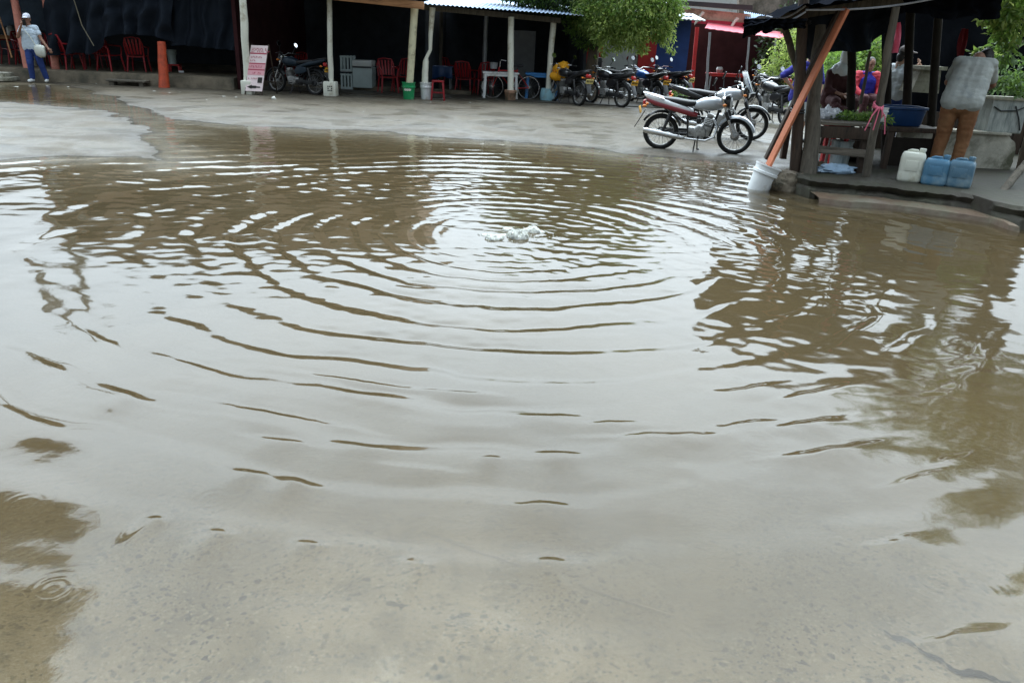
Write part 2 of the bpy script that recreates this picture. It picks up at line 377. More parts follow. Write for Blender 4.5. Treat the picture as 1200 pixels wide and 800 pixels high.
def fb(X, Y, sc, seed=0, o=4):
    s = 0; a = 1
    for i in range(o): s = s+a*vnoise(X, Y, sc*2**i, seed+i); a *= .55
    return s
def depth_at(X, Y):
    wob = .35*fb(X, Y, .9, 3)+.1*fb(X, Y, 5, 9)
    d1 = sdist(X, Y, shore)+wob*np.clip(Y/14, .2, 1)
    d2 = sdist(X, Y, hump)+wob*1.2
    e = np.minimum(d1, -d2)
    dep = np.where(e > 0, .075*(1-np.exp(-e/1.6)), e*.02)
    dep = np.where(dep < -.008, -.008-.004*(1-np.exp((dep+.008)/.05)), dep)
    near = np.clip((3.6-Y)/2.4, 0, 1)          # the bed climbs towards the viewer
    dep = np.where(dep > 0, dep*(1-.87*near*(.8+.3*np.clip(.5+fb(X, Y, .9, 77), 0, 1))), dep)
    dep = np.where(dep > 0, np.maximum(dep, .009*np.clip(e/.15, 0, 1)), dep)
    return dep
def axis(a, b, step, far):
    c = list(np.arange(a, b+1e-6, step)); s = step; x = c[-1]
    while x < far: s *= 1.35; x += s; c.append(x)
    s = step; x = c[0]; pre = []
    while x > -far: s *= 1.35; x -= s; pre.append(x)
    return np.array(pre[::-1]+c)
gx = axis(-16, 12, .085, 1500); gy = axis(.3, 24, .085, 1500)
X, Y = np.meshgrid(gx, gy)
D = depth_at(X, Y); Z = -D+.0035*fb(X, Y, 2.2, 31)*(np.abs(X) < 40)
def gridmesh(name, X, Y, Z, mat, attrs=None):
    a, b = X.shape; me = bpy.data.meshes.new(name)
    co = np.stack([X, Y, Z], -1).reshape(-1, 3).astype(np.float32); n = a*b
    me.vertices.add(n); me.vertices.foreach_set('co', co.ravel())
    i, j = np.meshgrid(np.arange(a-1), np.arange(b-1), indexing='ij'); q = (i*b+j).ravel()
    idx = np.stack([q, q+1, q+b+1, q+b], -1).astype(np.int32); nf = len(q)
    me.loops.add(nf*4); me.loops.foreach_set('vertex_index', idx.ravel())
    me.polygons.add(nf); me.polygons.foreach_set('loop_start', np.arange(0, nf*4, 4, dtype=np.int32))
    try: me.polygons.foreach_set('loop_total', np.full(nf, 4, dtype=np.int32))
    except Exception: pass
    me.update(calc_edges=True); me.polygons.foreach_set('use_smooth', np.ones(nf, bool))
    for k, A in (attrs or {}).items():
        at = me.attributes.new(k, 'FLOAT', 'POINT'); at.data.foreach_set('value', A.ravel().astype(np.float32))
    me.materials.append(mat); o = bpy.data.objects.new(name, me); COL.objects.link(o); o['kind'] = 'structure'; return o
# ground: wet, worn concrete with sand and grit
m, nt, N, L = newmat('wet_concrete')
out = N.new('ShaderNodeOutputMaterial'); b = N.new('ShaderNodeBsdfPrincipled'); geo = N.new('ShaderNodeNewGeometry')
def noise_n(scale, detail=6, rough=.6, vec=None):
    n = N.new('ShaderNodeTexNoise'); n.inputs['Scale'].default_value = scale; n.inputs['Detail'].default_value = detail; n.inputs['Roughness'].default_value = rough
    L.new(vec or geo.outputs['Position'], n.inputs['Vector']); return n.outputs['Fac']
def mrange(v, a, b_, c, d):
    r = N.new('ShaderNodeMapRange'); r.inputs[1].default_value = a; r.inputs[2].default_value = b_; r.inputs[3].default_value = c; r.inputs[4].default_value = d
    L.new(v, r.inputs[0]); return r.outputs[0]
def mixc(f, a, b_, mode='MIX'):
    x = N.new('ShaderNodeMix'); x.data_type = 'RGBA'; x.blend_type = mode
    for s, v in ((0, f), (6, a), (7, b_)):
        if isinstance(v, (int, float)): x.inputs[s].default_value = v
        elif isinstance(v, tuple): x.inputs[s].default_value = (*v, 1)
        else: L.new(v, x.inputs[s])
    return x.outputs[2]
def mth(op, a, b_):
    x = N.new('ShaderNodeMath'); x.operation = op
    for s, v in ((0, a), (1, b_)):
        if isinstance(v, (int, float)): x.inputs[s].default_value = v
        else: L.new(v, x.inputs[s])
    return x.outputs[0]
at = N.new('ShaderNodeAttribute'); at.attribute_name = 'depth'
def speck(scale, lo, hi, seed):
    v = N.new('ShaderNodeTexVoronoi'); v.inputs['Scale'].default_value = scale
    mpp = N.new('ShaderNodeMapping'); mpp.inputs['Location'].default_value = (seed, seed*2.3, 0); L.new(geo.outputs['Position'], mpp.inputs[0]); L.new(mpp.outputs[0], v.inputs['Vector'])
    sp = N.new('ShaderNodeSeparateColor'); L.new(v.outputs['Color'], sp.inputs[0])
    return mrange(sp.outputs[0], lo, hi, 0, 1)
streaky = N.new('ShaderNodeMapping'); streaky.inputs['Scale'].default_value = (.35, 1.2, 1); streaky.inputs['Rotation'].default_value = (0,0,-.12); L.new(geo.outputs['Position'], streaky.inputs[0])
base = mixc(mrange(noise_n(.7, 8), .38, .62, 0, 1), (.1,.085,.062), (.074,.062,.046))
base = mixc(mrange(noise_n(1.5, 8, .7, streaky.outputs[0]), .54, .66, 0, .75), base, (.032,.028,.021))
base = mixc(mrange(noise_n(1.6, 7, .7), .55, .68, 0, .6), base, (.105,.096,.078))
base = mixc(mrange(at.outputs['Fac'], -.009, -.001, 0, .6), base, (.03,.025,.018))      # damp margin
bed = mixc(mrange(noise_n(2.3, 7), .4, .6, 0, 1), (.142,.115,.075), (.1,.08,.05))
bed = mixc(mrange(noise_n(9, 6, .7), .52, .66, 0, .7), bed, (.062,.053,.037))
bed = mixc(mrange(noise_n(5, 6, .7), .55, .68, 0, .6), bed, (.165,.148,.115))
base = mixc(mrange(at.outputs['Fac'], .001, .006, 0, 1), base, bed)
grit = mrange(noise_n(1.3, 5), .4, .6, .35, 1)
base = mixc(mth('MULTIPLY', speck(125, .87, .9, 3.1), grit), base, (.022,.019,.014))
base = mixc(mth('MULTIPLY', speck(150, .9, .94, 7.7), grit), base, (.19,.17,.125))
base = mixc(mth('MULTIPLY', speck(55, .95, .97, 5.3), grit), base, (.02,.018,.014))
mud = mixc(mrange(noise_n(1.2, 6), .3, .7, 0, 1), (.068,.048,.022), (.05,.037,.018))
mud = mixc(mrange(noise_n(70, 4), .5, .65, 0, .7), mud, (.12,.085,.04))
base = mixc(mrange(at.outputs['Fac'], .022, .055, 0, .9), base, mud)
L.new(base, b.inputs['Base Color'])
L.new(mrange(noise_n(1.1, 7, .6), .4, .6, .3, .75), b.inputs['Roughness']); b.inputs['Specular IOR Level'].default_value = .2
bp = N.new('ShaderNodeBump'); bp.inputs['Strength'].default_value = .35; bp.inputs['Distance'].default_value = .012
L.new(mth('ADD', noise_n(55, 6), mth('MULTIPLY', noise_n(9, 6), 1.5)), bp.inputs['Height']); L.new(bp.outputs[0], b.inputs['Normal'])
L.new(b.outputs[0], out.inputs[0]); M['wet_concrete'] = m
gridmesh('ground', X, Y, Z, m, {'depth': D})
# water surface, polar mesh so that the fine ripples near the viewer are resolved
def wet_surface():
    th = np.radians(np.linspace(-50, 50, 1000)); rr = np.exp(np.linspace(math.log(.9), math.log(24), 1300))
    T, Rg = np.meshgrid(th, rr); X = Rg*np.sin(T); Y = Rg*np.cos(T)-.35
    D = depth_at(X, Y); dep = np.clip(D, 0, .2)
    C = G(603, 274); cx, cy = C.x, C.y
    ss = lambda a, b, x: (lambda t: t*t*(3-2*t))(np.clip((x-a)/(b-a), 0, 1))
    ax = 1-.28*ss(1.5, 6, -X)-.1*ss(2, 5, X)
    dx, dy = (X-cx)*ax, Y-cy
    r = np.hypot(dx, dy); an = np.arctan2(dy, dx)
    warp = .26*fb(X, Y, .42, 40, 3)+.11*fb(X, Y, 1.5, 44, 3)
    lam = .27+.035*np.clip(r, 0, 4)
    r1 = np.linspace(0, 30, 3001); lam1 = .17+.2*np.clip((r1-.3)/2.3, 0, 1); ph1 = np.concatenate([[0], np.cumsum(.01/lam1)[:-1]])
    ph = 2*pi*np.interp(r, r1, ph1)+2*pi*warp/.36*np.clip(r/1.3, .5, 1)
    amp = .0062*np.exp(-r/10)*(.25*ss(.1, .8, r)+.75*ss(.6, 1.9, r))/(1+.12*r)
    amp = amp*(.2+1.15*np.clip(.45+1.7*fb(X*.65, Y, .7, 50, 4), 0, 1.2))
    amp = amp*(.45+.6*np.clip((r-.3)/2.3, 0, 1))*1.08
    amp = amp*(1+.15*ss(.5, 3, -X))
    amp = amp*(1-.55*ss(3.0, 1.6, Y))
    amp = amp*(1-.75*ss(2.2, 3.6, X)*ss(8.5, 6.5, Y))       # calmer lee side under the stall
    prof = np.sin(ph)+.28*np.sin(2*ph+.6)+.1*np.sin(3*ph+1.)
    h = amp*prof
    # second, finer train close round the boil
    h += .0016*np.exp(-(r-.1)/.8)*np.sin(2*pi*r/.13+11*fb(X, Y, 2.2, 61, 3))*ss(.05, .25, r)*np.clip(.5+2*fb(X, Y, 1.6, 66, 2), 0, 1.3)
    # wind chop
    rs = np.random.RandomState(8)
    NA = [fb(X, Y, .85, 70+k, 2) for k in range(7)]; NB = [fb(X, Y, .75, 120+k, 2) for k in range(5)]
    for k in range(26):
        l = .09+.5*rs.rand()**1.4; a = rs.rand()*2*pi; q = 2*pi/l
        h += .00021*(.6+.5*ss(3, 9, Y))*(l/.2)*np.sin(q*(X*math.cos(a)+Y*math.sin(a))+rs.rand()*7+2.5*NA[k % 7])*np.clip(.45+1.4*NB[k % 5], 0, 1.5)
    # short confused ripples thrown out by the boil
    for k in range(34):
        l = .085+.15*rs.rand(); a = rs.rand()*2*pi; q = 2*pi/l
        if k == 0: env = np.exp(-(np.hypot(X-cx, Y-cy)/2.8)**2)+.6*ss(6.5, 9, Y)+.1*ss(.8, 2.5, -X)*ss(3.5, 5.5, Y)+.15*ss(1., 2., X)
        h += .00038*(l/.15)*np.sin(q*(X*math.cos(a)*.75+Y*math.sin(a))+rs.rand()*7+3.5*NA[(k*3+1) % 7])*env*np.clip(.4+1.8*NB[(k+2) % 5], 0, 1.5)
    # isolated steep wavelets running out towards the viewer
    hs = np.zeros_like(h)
    lst = [(655,533,34,1),(632,594,58,1),(488,660,26,.9),(645,660,30,.9),(345,565,22,.8),(255,627,28,.8),(425,525,55,.9),(330,520,60,.8),(320,487,150,1),(290,557,34,.8),(575,540,22,.8),(150,465,50,.9),(420,448,120,1),(650,490,60,.8),(950,495,60,1),(985,528,70,1),(960,460,70,1),(1130,745,90,.9),(1060,635,60,.8),(180,612,20,.8),(360,640,30,.8),(540,462,60,.8),(120,400,60,.9),(230,430,80,.9),(720,497,50,.8),(60,430,50,.9),(880,455,60,.9)]
    for k in range(16): lst.append((rs.rand()*1200, 350+230*rs.rand(), 40+60*rs.rand(), .5+.3*rs.rand()))
    for px, py, wpx, s_ in lst:
        p0 = G(px, py); p1 = G(px+wpx*.68, py+wpx*.012); Lh = max((p1-p0).length, .04)
        rx, ry = p0.x-cx, p0.y-cy; rl = math.hypot(rx, ry)+1e-6; ux, uy = rx/rl, ry/rl
        I = np.nonzero((np.abs(X-p0.x) < 3.2*Lh+.2) & (np.abs(Y-p0.y) < 3.2*Lh+.2)); Xs, Ys = X[I], Y[I]
        a_ = (Xs-p0.x)*-uy+(Ys-p0.y)*ux; b_ = (Xs-p0.x)*ux+(Ys-p0.y)*uy; b_ = b_-a_*a_/(2*max(rl, 1.))*-.3+.022*fb(Xs, Ys, 6, 300, 3)
        wd = np.where(b_ > 0, .12, .025)
        hs[I] += s_*(.006+.0045*np.clip((py-380)/150, 0, 1))*np.exp(-(a_/Lh)**2-(b_/wd)**2)
    # rain drop rings
    for k in range(60):
        if k < 14:
            qx, qy = [gp(*p) for p in [(62,690),(30,590),(1100,680),(1150,690),(1060,600),(985,640),(1165,510),(180,490),(40,455),(1120,540),(930,590),(250,585),(1180,470),(70,380)]][k]
        else:
            qy = 1.6+7*rs.rand()**1.5; qx = (rs.rand()*2-1)*.75*(qy+.6)
        R0 = .025+.05*rs.rand(); A = (.00022 if k < 14 else .0002)*(.35+.5*rs.rand())
        I = np.nonzero((np.abs(X-qx) < .6) & (np.abs(Y-qy) < .6)); q = np.hypot(X[I]-qx, Y[I]-qy); lm = .02+.005*qy
        h[I] += A*np.exp(-((q-R0)/(.026+.006*qy))**2)*np.sin(2*pi*(q-R0)/lm)*(q < .6)
    # gentle swell of the boil
    h += .012*np.exp(-(r/.32)**2)
    h = h*np.clip(dep/.02, 0, 1)+hs*np.clip(dep/.008, 0, 1)
    turb = 1-np.exp(-np.clip(dep-.016, 0, 1)/.03)
    return X, Y, h, turb
m, nt, N, L = newmat('muddy_water')
out = N.new('ShaderNodeOutputMaterial'); geo = N.new('ShaderNodeNewGeometry')
at = N.new('ShaderNodeAttribute'); at.attribute_name = 'turbid'
bp = N.new('ShaderNodeBump'); bp.inputs['Strength'].default_value = .025; bp.inputs['Distance'].default_value = .01
L.new(noise_n(22, 3, .5), bp.inputs['Height'])
fr = N.new('ShaderNodeFresnel'); L.new(mrange(geo.outputs['Backfacing'], 0, 1, 1.333, 1/1.333), fr.inputs['IOR']); L.new(bp.outputs[0], fr.inputs['Normal'])
gs = N.new('ShaderNodeBsdfGlossy'); gs.inputs['Roughness'].default_value = .06; L.new(bp.outputs[0], gs.inputs['Normal'])
tr = N.new('ShaderNodeBsdfTransparent'); L.new(mixc(at.outputs['Fac'], (.98,.97,.94), (.8,.72,.55)), tr.inputs[0])
df = N.new('ShaderNodeBsdfDiffuse'); L.new(mixc(mrange(noise_n(.5, 5), .35, .65, 0, 1), (.074,.053,.026), (.058,.044,.023)), df.inputs[0])
m1 = N.new('ShaderNodeMixShader'); L.new(mth('MULTIPLY', at.outputs['Fac'], .8), m1.inputs[0]); L.new(tr.outputs[0], m1.inputs[1]); L.new(df.outputs[0], m1.inputs[2])
m2 = N.new('ShaderNodeMixShader'); L.new(fr.outputs[0], m2.inputs[0]); L.new(m1.outputs[0], m2.inputs[1]); L.new(gs.outputs[0], m2.inputs[2]); L.new(m2.outputs[0], out.inputs[0])
M['muddy_water'] = m
X, Y, h, tb = wet_surface()
gridmesh('water', X, Y, h, m, {'turbid': tb})
# ------------------------------------------------------------------ builders: things in local coordinates
def wb(mb, name, mat, parent, **k):        # geometry given in site coordinates, linked under an unrotated thing
    off = V((0,0,0)); p = parent
    while p is not None: off = off+p.location; p = p.parent
    mb.v = [V(q)-off for q in mb.v]; return mb.build(name, mat, parent, **k)
def arc_strip(c, R, a0, a1, hw, th, n=14, crown=.012):
    mb = MB(); P = []
    for i in range(n+1):
        a = a0+(a1-a0)*i/n; row = []
        for t in (-1,-.55,0,.55,1):
            rr = R+crown*(1-t*t)-(.02 if abs(t) == 1 else 0); row.append((c[0]+rr*math.cos(a), hw*t, c[1]+rr*math.sin(a)))
        P.append(row)
    P2 = [[((x-c[0])*(1-th/R)+c[0], y, (z-c[1])*(1-th/R)+c[1]) for x, y, z in row] for row in P]
    a = len(P); b = 5; vs = [p for r in P for p in r]; n0 = len(vs); vs += [p for r in P2 for p in r]
    fs = [(i*b+j, i*b+j+1, (i+1)*b+j+1, (i+1)*b+j) for i in range(a-1) for j in range(b-1)]
    fs += [tuple(q+n0 for q in f)[::-1] for f in fs]
    for i in range(a-1):
        fs += [(i*b, (i+1)*b, (i+1)*b+n0, i*b+n0), (i*b+4, i*b+4+n0, (i+1)*b+4+n0, (i+1)*b+4)]
    for j in range(4): fs += [(j, j+n0, j+1+n0, j+1), ((a-1)*b+j, (a-1)*b+j+1, (a-1)*b+j+1+n0, (a-1)*b+j+n0)]
    return mb.add(vs, fs)
def moto(label, loc, rz, body='moto_black', stripe=None, plate='plate_yellow', screen=False, case=False, scale=1., steer=0., tstripe=True, lean=.0, fender='black_plastic', exhaust='chrome', tank=None, white_lamp=False):
    t = thing('motorcycle', label, 'motorcycle', loc, rz, 'parked motorcycles'); t.rotation_euler = (lean, 0, rz); t.scale = (scale,)*3
    tank = tank or body
    for x in (-.62, .62):
        ty = MB(); ty.torus((x,0,.295), .262, .034 if x > 0 else .04, seg=44, ms=10, sq=1.15); ty = ty.build('wheel', 'rubber', t)
        r = MB(); r.torus((x,0,.295), .228, .012, seg=44, ms=8, sq=1.8)
        r.lathe([(.03,-.06),(.05,-.05),(.05,-.035),(.03,-.03),(.03,.03),(.05,.035),(.05,.05),(.03,.06)], (x,0,.295), 16, (pi/2,0,0))
        for k in range(24):
            a = 2*pi*k/24; a2 = a+(.5 if k % 2 else -.5); sy = .03 if k % 4 < 2 else -.03
            r.tube([(x+.04*math.cos(a2), sy, .295+.04*math.sin(a2)), (x+.226*math.cos(a), 0, .295+.226*math.sin(a))], .0028, 4, False)
        r.build('rim', 'alloy', ty)
        d = MB(); d.lathe([(.012,-.075),(.062,-.07),(.075,-.05),(.075,-.04),(.02,-.035)], (x,0,.295), 20, (pi/2,0,0)); d.build('brake_drum', 'alloy' if x > 0 else 'black_metal', ty)
    f = MB()
    f.tube([(.36,0,.86),(.3,0,.66),(.25,0,.45),(.2,0,.27)], .022); f.tube([(.35,0,.8),(.1,0,.7),(-.25,0,.67),(-.8,0,.72)], .02)
    f.tube([(-.2,.08,.67),(-.18,.09,.45),(-.15,.09,.25),(.2,.07,.24)], .016); f.tube([(-.2,-.08,.67),(-.18,-.09,.45),(-.15,-.09,.25),(.2,-.07,.24)], .016)
    for s in (1,-1): f.tube([(-.16,.1*s,.3),(-.62,.1*s,.295)], .018); f.tube([(-.2,.08*s,.45),(-.6,.1*s,.7)], .012)
    f.build('frame', 'black_metal', t)
    for s in (1,-1):
        sh = MB(); sh.tube([(-.58,.12*s,.33),(-.52,.12*s,.5)], .024, 10); sh.tube([(-.535,.12*s,.45),(-.47,.12*s,.66)], .03, 10)
        for k in range(7): sh.torus((-.545+.01*k,.12*s,.43+.03*k), .028, .006, rot=(0,.3,0), seg=12, ms=5)
        sh.build('shock_absorber', 'black_metal', t)
    e = MB(); e.lathe([(.05,-.13),(.1,-.12),(.115,-.09),(.115,.09),(.1,.12),(.05,.13)], (.03,0,.33), 22, (pi/2,0,0))
    e.box((-.08,0,.33), (.2,.2,.16), bev=.04); e.box((.14,0,.36), (.14,.17,.17), (0,.25,0), bev=.03)
    for k in range(6): e.box((.15+.006*k,0,.43+.028*k), (.16,.17,.012), (0,.2,0), bev=.004)
    e.box((.18,0,.61), (.11,.13,.06), (0,.2,0), bev=.02); e.build('engine', 'alloy', t)
    c = MB(); c.tube([(.02,0,.57),(-.06,.0,.56),(-.16,0,.56)], [.03,.035,.06], 12); c.box((.0,-.05,.52), (.07,.07,.09), bev=.015); c.build('carburettor', 'black_metal', t)
    x = MB(); x.tube([(.24,-.05,.55),(.31,-.09,.45),(.28,-.13,.28),(.14,-.155,.215),(-.1,-.16,.225),(-.24,-.165,.235)], .02, 12)
    x.tube([(-.2,-.165,.232),(-.26,-.168,.24),(-.5,-.175,.275),(-.84,-.18,.325),(-.9,-.18,.333)], [.022,.036,.044,.05,.038], 16); x.build('exhaust', exhaust, t)
    k = MB(); k.tube([(.0,.1,.24),(.02,.19,.015)], .012, 8); k.tube([(.02,.19,.015),(.05,.21,.012)], .014, 8)
    k.tube([(-.02,-.09,.22),(-.03,-.1,.06),(-.03,-.17,.012)], .012, 8); k.build('kickstand', 'black_metal', t)
    p = MB(); p.tube([(.02,-.24,.27),(.02,.24,.27)], .013, 8); p.tube([(-.3,-.22,.3),(-.3,-.1,.3)], .012, 8); p.tube([(-.3,.22,.3),(-.3,.1,.3)], .012, 8); p.build('footpeg', 'rubber', t)
    cg = MB(); cg.box((-.35,.12,.31), (.5,.025,.1), (0,-.02,0), bev=.02); cg.build('chain_guard', 'black_plastic', t)
    tk = MB(); tk.loft([(-.13,0,.765,.03,.03,.8),(-.1,0,.765,.085,.06,.7),(0,0,.785,.125,.095,.7),(.12,0,.8,.145,.115,.72),(.24,0,.805,.14,.11,.75),(.34,0,.8,.1,.085,.8),(.385,0,.795,.05,.045,.9)], 22)
    tk = tk.build('tank', tank, t); q = MB(); q.lathe([(.03,0),(.035,.012),(.026,.02)], (.13,0,.912), 14); q.build('fuel_cap', 'chrome', tk)
    if stripe and tstripe:
        for s in (1,-1):
            b = MB(); b.loft([(-.12,.115*s,.7,.012,.03,.7),(.0,.135*s,.7,.016,.045,.6),(.16,.14*s,.715,.016,.03,.6),(.3,.12*s,.74,.01,.012,.8)], 10); b.build('tank_stripe', stripe, tk)
    st = MB(); st.loft([(-.66,0,.835,.07,.02,.7),(-.6,0,.84,.105,.035,.65),(-.4,0,.815,.12,.05,.6),(-.2,0,.79,.115,.05,.6),(-.06,0,.79,.085,.045,.65),(-.03,0,.8,.06,.03,.8)], 18); st.build('seat', 'seat_vinyl', t)
    tl = MB(); tl.loft([(-.95,0,.885,.02,.015,.9),(-.9,0,.87,.065,.04,.7),(-.75,0,.83,.11,.062,.65),(-.55,0,.78,.132,.06,.6),(-.35,0,.73,.136,.05,.6),(-.2,0,.69,.12,.04,.6),(-.1,0,.67,.1,.02,.7)], 18); tl.build('tail_cowl', body, t)
    if stripe:
        for s in (1,-1):
            b = MB(); b.loft([(-.9,.055*s,.81,.02,.025,.7),(-.75,.11*s,.765,.018,.035,.6),(-.5,.135*s,.71,.014,.036,.6),(-.25,.14*s,.655,.014,.04,.6),(-.1,.13*s,.62,.014,.035,.6),(-.03,.12*s,.61,.008,.02,.8)], 12); b.build('side_panel', stripe, t)
    else:
        for s in (1,-1):
            b = MB(); b.loft([(-.42,.115*s,.62,.012,.05,.7),(-.3,.13*s,.6,.016,.09,.6),(-.12,.125*s,.58,.016,.08,.6),(-.06,.115*s,.57,.01,.04,.8)], 12); b.build('side_panel', body, t)
    gr = MB(); gr.tube([(-.6,.13,.84),(-.8,.12,.89),(-.96,.07,.92),(-.98,0,.925),(-.96,-.07,.92),(-.8,-.12,.89),(-.6,-.13,.84)], .011, 8); gr.build('grab_rail', 'chrome' if stripe else 'black_metal', t)
    mg = arc_strip((-.62,.295), .35, math.radians(20), math.radians(150), .075, .006)
    mg.box((-.99,0,.5), (.012,.15,.34), (0,.5,0), bev=.004); mg.build('rear_fender', 'black_plastic', t)
    lp = MB(); lp.loft([(-.97,0,.76,.03,.02,.8),(-.955,0,.765,.075,.04,.6),(-.92,0,.775,.08,.045,.6)], 14); lp.build('tail_lamp', 'lens_red', t)
    pl = MB(); pl.box((-1.005,0,.64), (.006,.235,.115), (0,-.28,0), bev=.004); pl = pl.build('number_plate', plate, t)
    ch = MB()
    for i, y in enumerate((-.085,-.05,-.017,.025,.057,.088)):
        ch.box((-1.012,y,.645), (.004,.02,.055), (0,-.28,0))
    ch.build('plate_marks', 'ink', pl)
    for s in (1,-1):
        i1 = MB(); i1.tube([(-.9,.08*s,.72),(-.92,.16*s,.72)], .008, 6); i1.ell((-.92,.18*s,.72), (.035,.025,.025)); i1.build('indicator', 'lens_amber', t)
    fk = bpy.data.objects.new('front_fork', None)
    # steering group: everything in front turned about the headstock
    R = Matrix.Rotation(steer, 3, V((-.4,0,.9)).normalized()); pv = V((.37,0,.85))
    def turn(mb): mb.v = [R@(V(q)-pv)+pv for q in mb.v]; return mb
    bpy.data.objects.remove(fk)
    fk = MB()
    for s in (1,-1):
        fk.tube([(.36,.085*s,.9),(.5,.085*s,.57)], .017, 10); fk.tube([(.5,.085*s,.57),(.62,.085*s,.295)], .024, 10)
    fk.box((.365,0,.9), (.06,.22,.03), (0,.4,0), bev=.01); fk.box((.41,0,.78), (.06,.22,.035), (0,.4,0), bev=.01); turn(fk).build('front_fork', 'chrome', t)
    bt = MB()
    for s in (1,-1): bt.tube([(.44,.085*s,.7),(.5,.085*s,.575)], .03, 10)
    turn(bt).build('fork_gaiter', 'black_plastic', t)
    ff = arc_strip((.62,.295), .335, math.radians(18), math.radians(150), .06, .005); turn(ff).build('front_fender', fender, t)
    hb = MB(); hb.tube([(.2,.37,.985),(.26,.26,1.0),(.33,.12,1.0),(.35,.06,.95),(.36,0,.94),(.35,-.06,.95),(.33,-.12,1.0),(.26,-.26,1.0),(.2,-.37,.985)], .011, 8); turn(hb)
    hb = hb.build('handlebar', 'chrome', t)
    for s in (1,-1): gp_ = MB(); gp_.tube([(.185,.4*s,.98),(.255,.27*s,1.0)], .018, 8); turn(gp_).build('grip', 'rubber', hb)
    for s in (1,-1): gp_ = MB(); gp_.tube([(.255,.28*s,1.0),(.275,.3*s,1.0),(.3,.4*s,.975)], .007, 6); turn(gp_).build('lever', 'chrome', hb)
    for s in (1,-1):
        mi = MB(); mi.tube([(.28,.24*s,1.0),(.26,.3*s,1.1),(.25,.33*s,1.17)], .007, 6); mi.lathe([(.012,-.012),(.06,-.01),(.066,.0),(.066,.008)], (.25,.34*s,1.21), 18, (0,-pi/2+.35,0)); turn(mi)
        mi = mi.build('mirror', 'black_plastic', t)
        g = MB(); g.lathe([(.001,.0105),(.06,.0105)], (.25,.34*s,1.21), 18, (0,-pi/2+.35,0)); turn(g).build('mirror_glass', 'mirror', mi)
    hl = MB(); hl.lathe([(.03,-.12),(.075,-.08),(.095,-.01),(.1,.02)], (.47,0,.84), 22, (0,pi/2,0)); hl.box((.44,0,.93), (.09,.17,.07), (0,-.4,0), bev=.03); turn(hl)
    hl = hl.build('headlight', 'black_plastic' if not stripe else 'black_plastic', t)
    g = MB(); g.lathe([(.001,.045),(.05,.04),(.094,.021)], (.47,0,.84), 22, (0,pi/2,0)); turn(g).build('lens', 'headlamp', hl)
    for s in (1,-1):
        i1 = MB(); i1.tube([(.42,.09*s,.82),(.42,.16*s,.82)], .008, 6); i1.ell((.425,.18*s,.82), (.035,.025,.025)); turn(i1).build('indicator', 'lens_amber', t)
    if screen:
        ws = MB(); P = []
        for i in range(9):
            v = i/8; row = []
            for j in range(9):
                u_ = j/8*2-1; hw = .17*math.sqrt(max(.12, 1-abs(v-.42)**2.2*2.6)); row.append((.56-.16*v-.09*u_*u_, u_*hw, .86+.36*v))
            P.append(row)
        ws.sheet(P, .004, (1,0,.4)); turn(ws).build('windscreen', 'clear_plastic', t)
    if case:
        cs = MB(); cs.box((-.88,0,1.04), (.34,.4,.28), bev=.05); cs.box((-.88,0,1.06), (.36,.42,.02), bev=.008); cs.build('top_case', 'black_plastic', t)
    return t
def plastic_chair(label, loc, rz=0, mat='red_plastic'):
    t = thing('plastic_chair', label, 'chair', loc, rz, 'red plastic chairs')
    a = MB(); P = [[(.21*u*(1-.08*v), -.2+.42*v, .43-.03*math.sin(pi*v*.8)-.015*(1-u*u)) for u in (-1,-.5,0,.5,1)] for v in (0,.25,.5,.75,1)]
    a.sheet(P, -.02); a.build('seat', mat, t)
    b = MB()
    for k in range(5): u = (k-2)/2; b.beam((.15*u,.21,.45), (.19*u,.33,.84), .05, .012, .003)
    b.tube([(-.22,.2,.42),(-.235,.29,.72),(-.19,.335,.86),(0,.35,.89),(.19,.335,.86),(.235,.29,.72),(.22,.2,.42)], .02, 8); b.build('backrest', mat, t)
    for sx in (-1,1):
        for sy in (-1,1):
            l = MB(); l.tube([(.2*sx,.19*sy,.42),(.24*sx,.25*sy,.0)], [.026,.018], 8); l.build('leg', mat, t)
        r = MB(); r.tube([(.235*sx,.28,.66),(.26*sx,.1,.65),(.26*sx,-.16,.64),(.235*sx,-.21,.58),(.215*sx,-.2,.42)], .02, 8); r.build('armrest', mat, t)
    return t
def stool(label, loc, rz=0, mat='red_plastic', h=.45, cat='stool', group=None):
    t = thing('stool', label, cat, loc, rz, group)
    a = MB(); a.box((0,0,h-.02), (.32,.32,.04), bev=.012); a.build('seat', mat, t)
    for sx in (-1,1):
        for sy in (-1,1): l = MB(); l.beam((.13*sx,.13*sy,h-.04), (.17*sx,.17*sy,0), .045, .045); l.build('leg', mat, t)
    b = MB()
    for s in (-1,1): b.beam((-.15,.15*s,.2), (.15,.15*s,.2), .03, .02); b.beam((.15*s,-.15,.2), (.15*s,.15,.2), .03, .02)
    b.build('stretcher', mat, t); return t
def table(label, loc, rz=0, mat='red_paint', leg='steel_grey', size=(1.2,.7), h=.75, leg_r=.022):
    t = thing('table', label, 'table', loc, rz)
    a = MB(); a.box((0,0,h-.02), (size[0],size[1],.04), bev=.01); a.box((0,-size[1]/2+.03,h-.07), (size[0]-.1,.02,.07)); a.box((0,size[1]/2-.03,h-.07), (size[0]-.1,.02,.07)); a.build('tabletop', mat, t)
    for sx in (-1,1):
        for sy in (-1,1): l = MB(); l.tube([(sx*(size[0]/2-.08),sy*(size[1]/2-.06),h-.04),(sx*(size[0]/2-.05),sy*(size[1]/2-.05),0)], leg_r, 10); l.build('leg', leg, t)
    return t
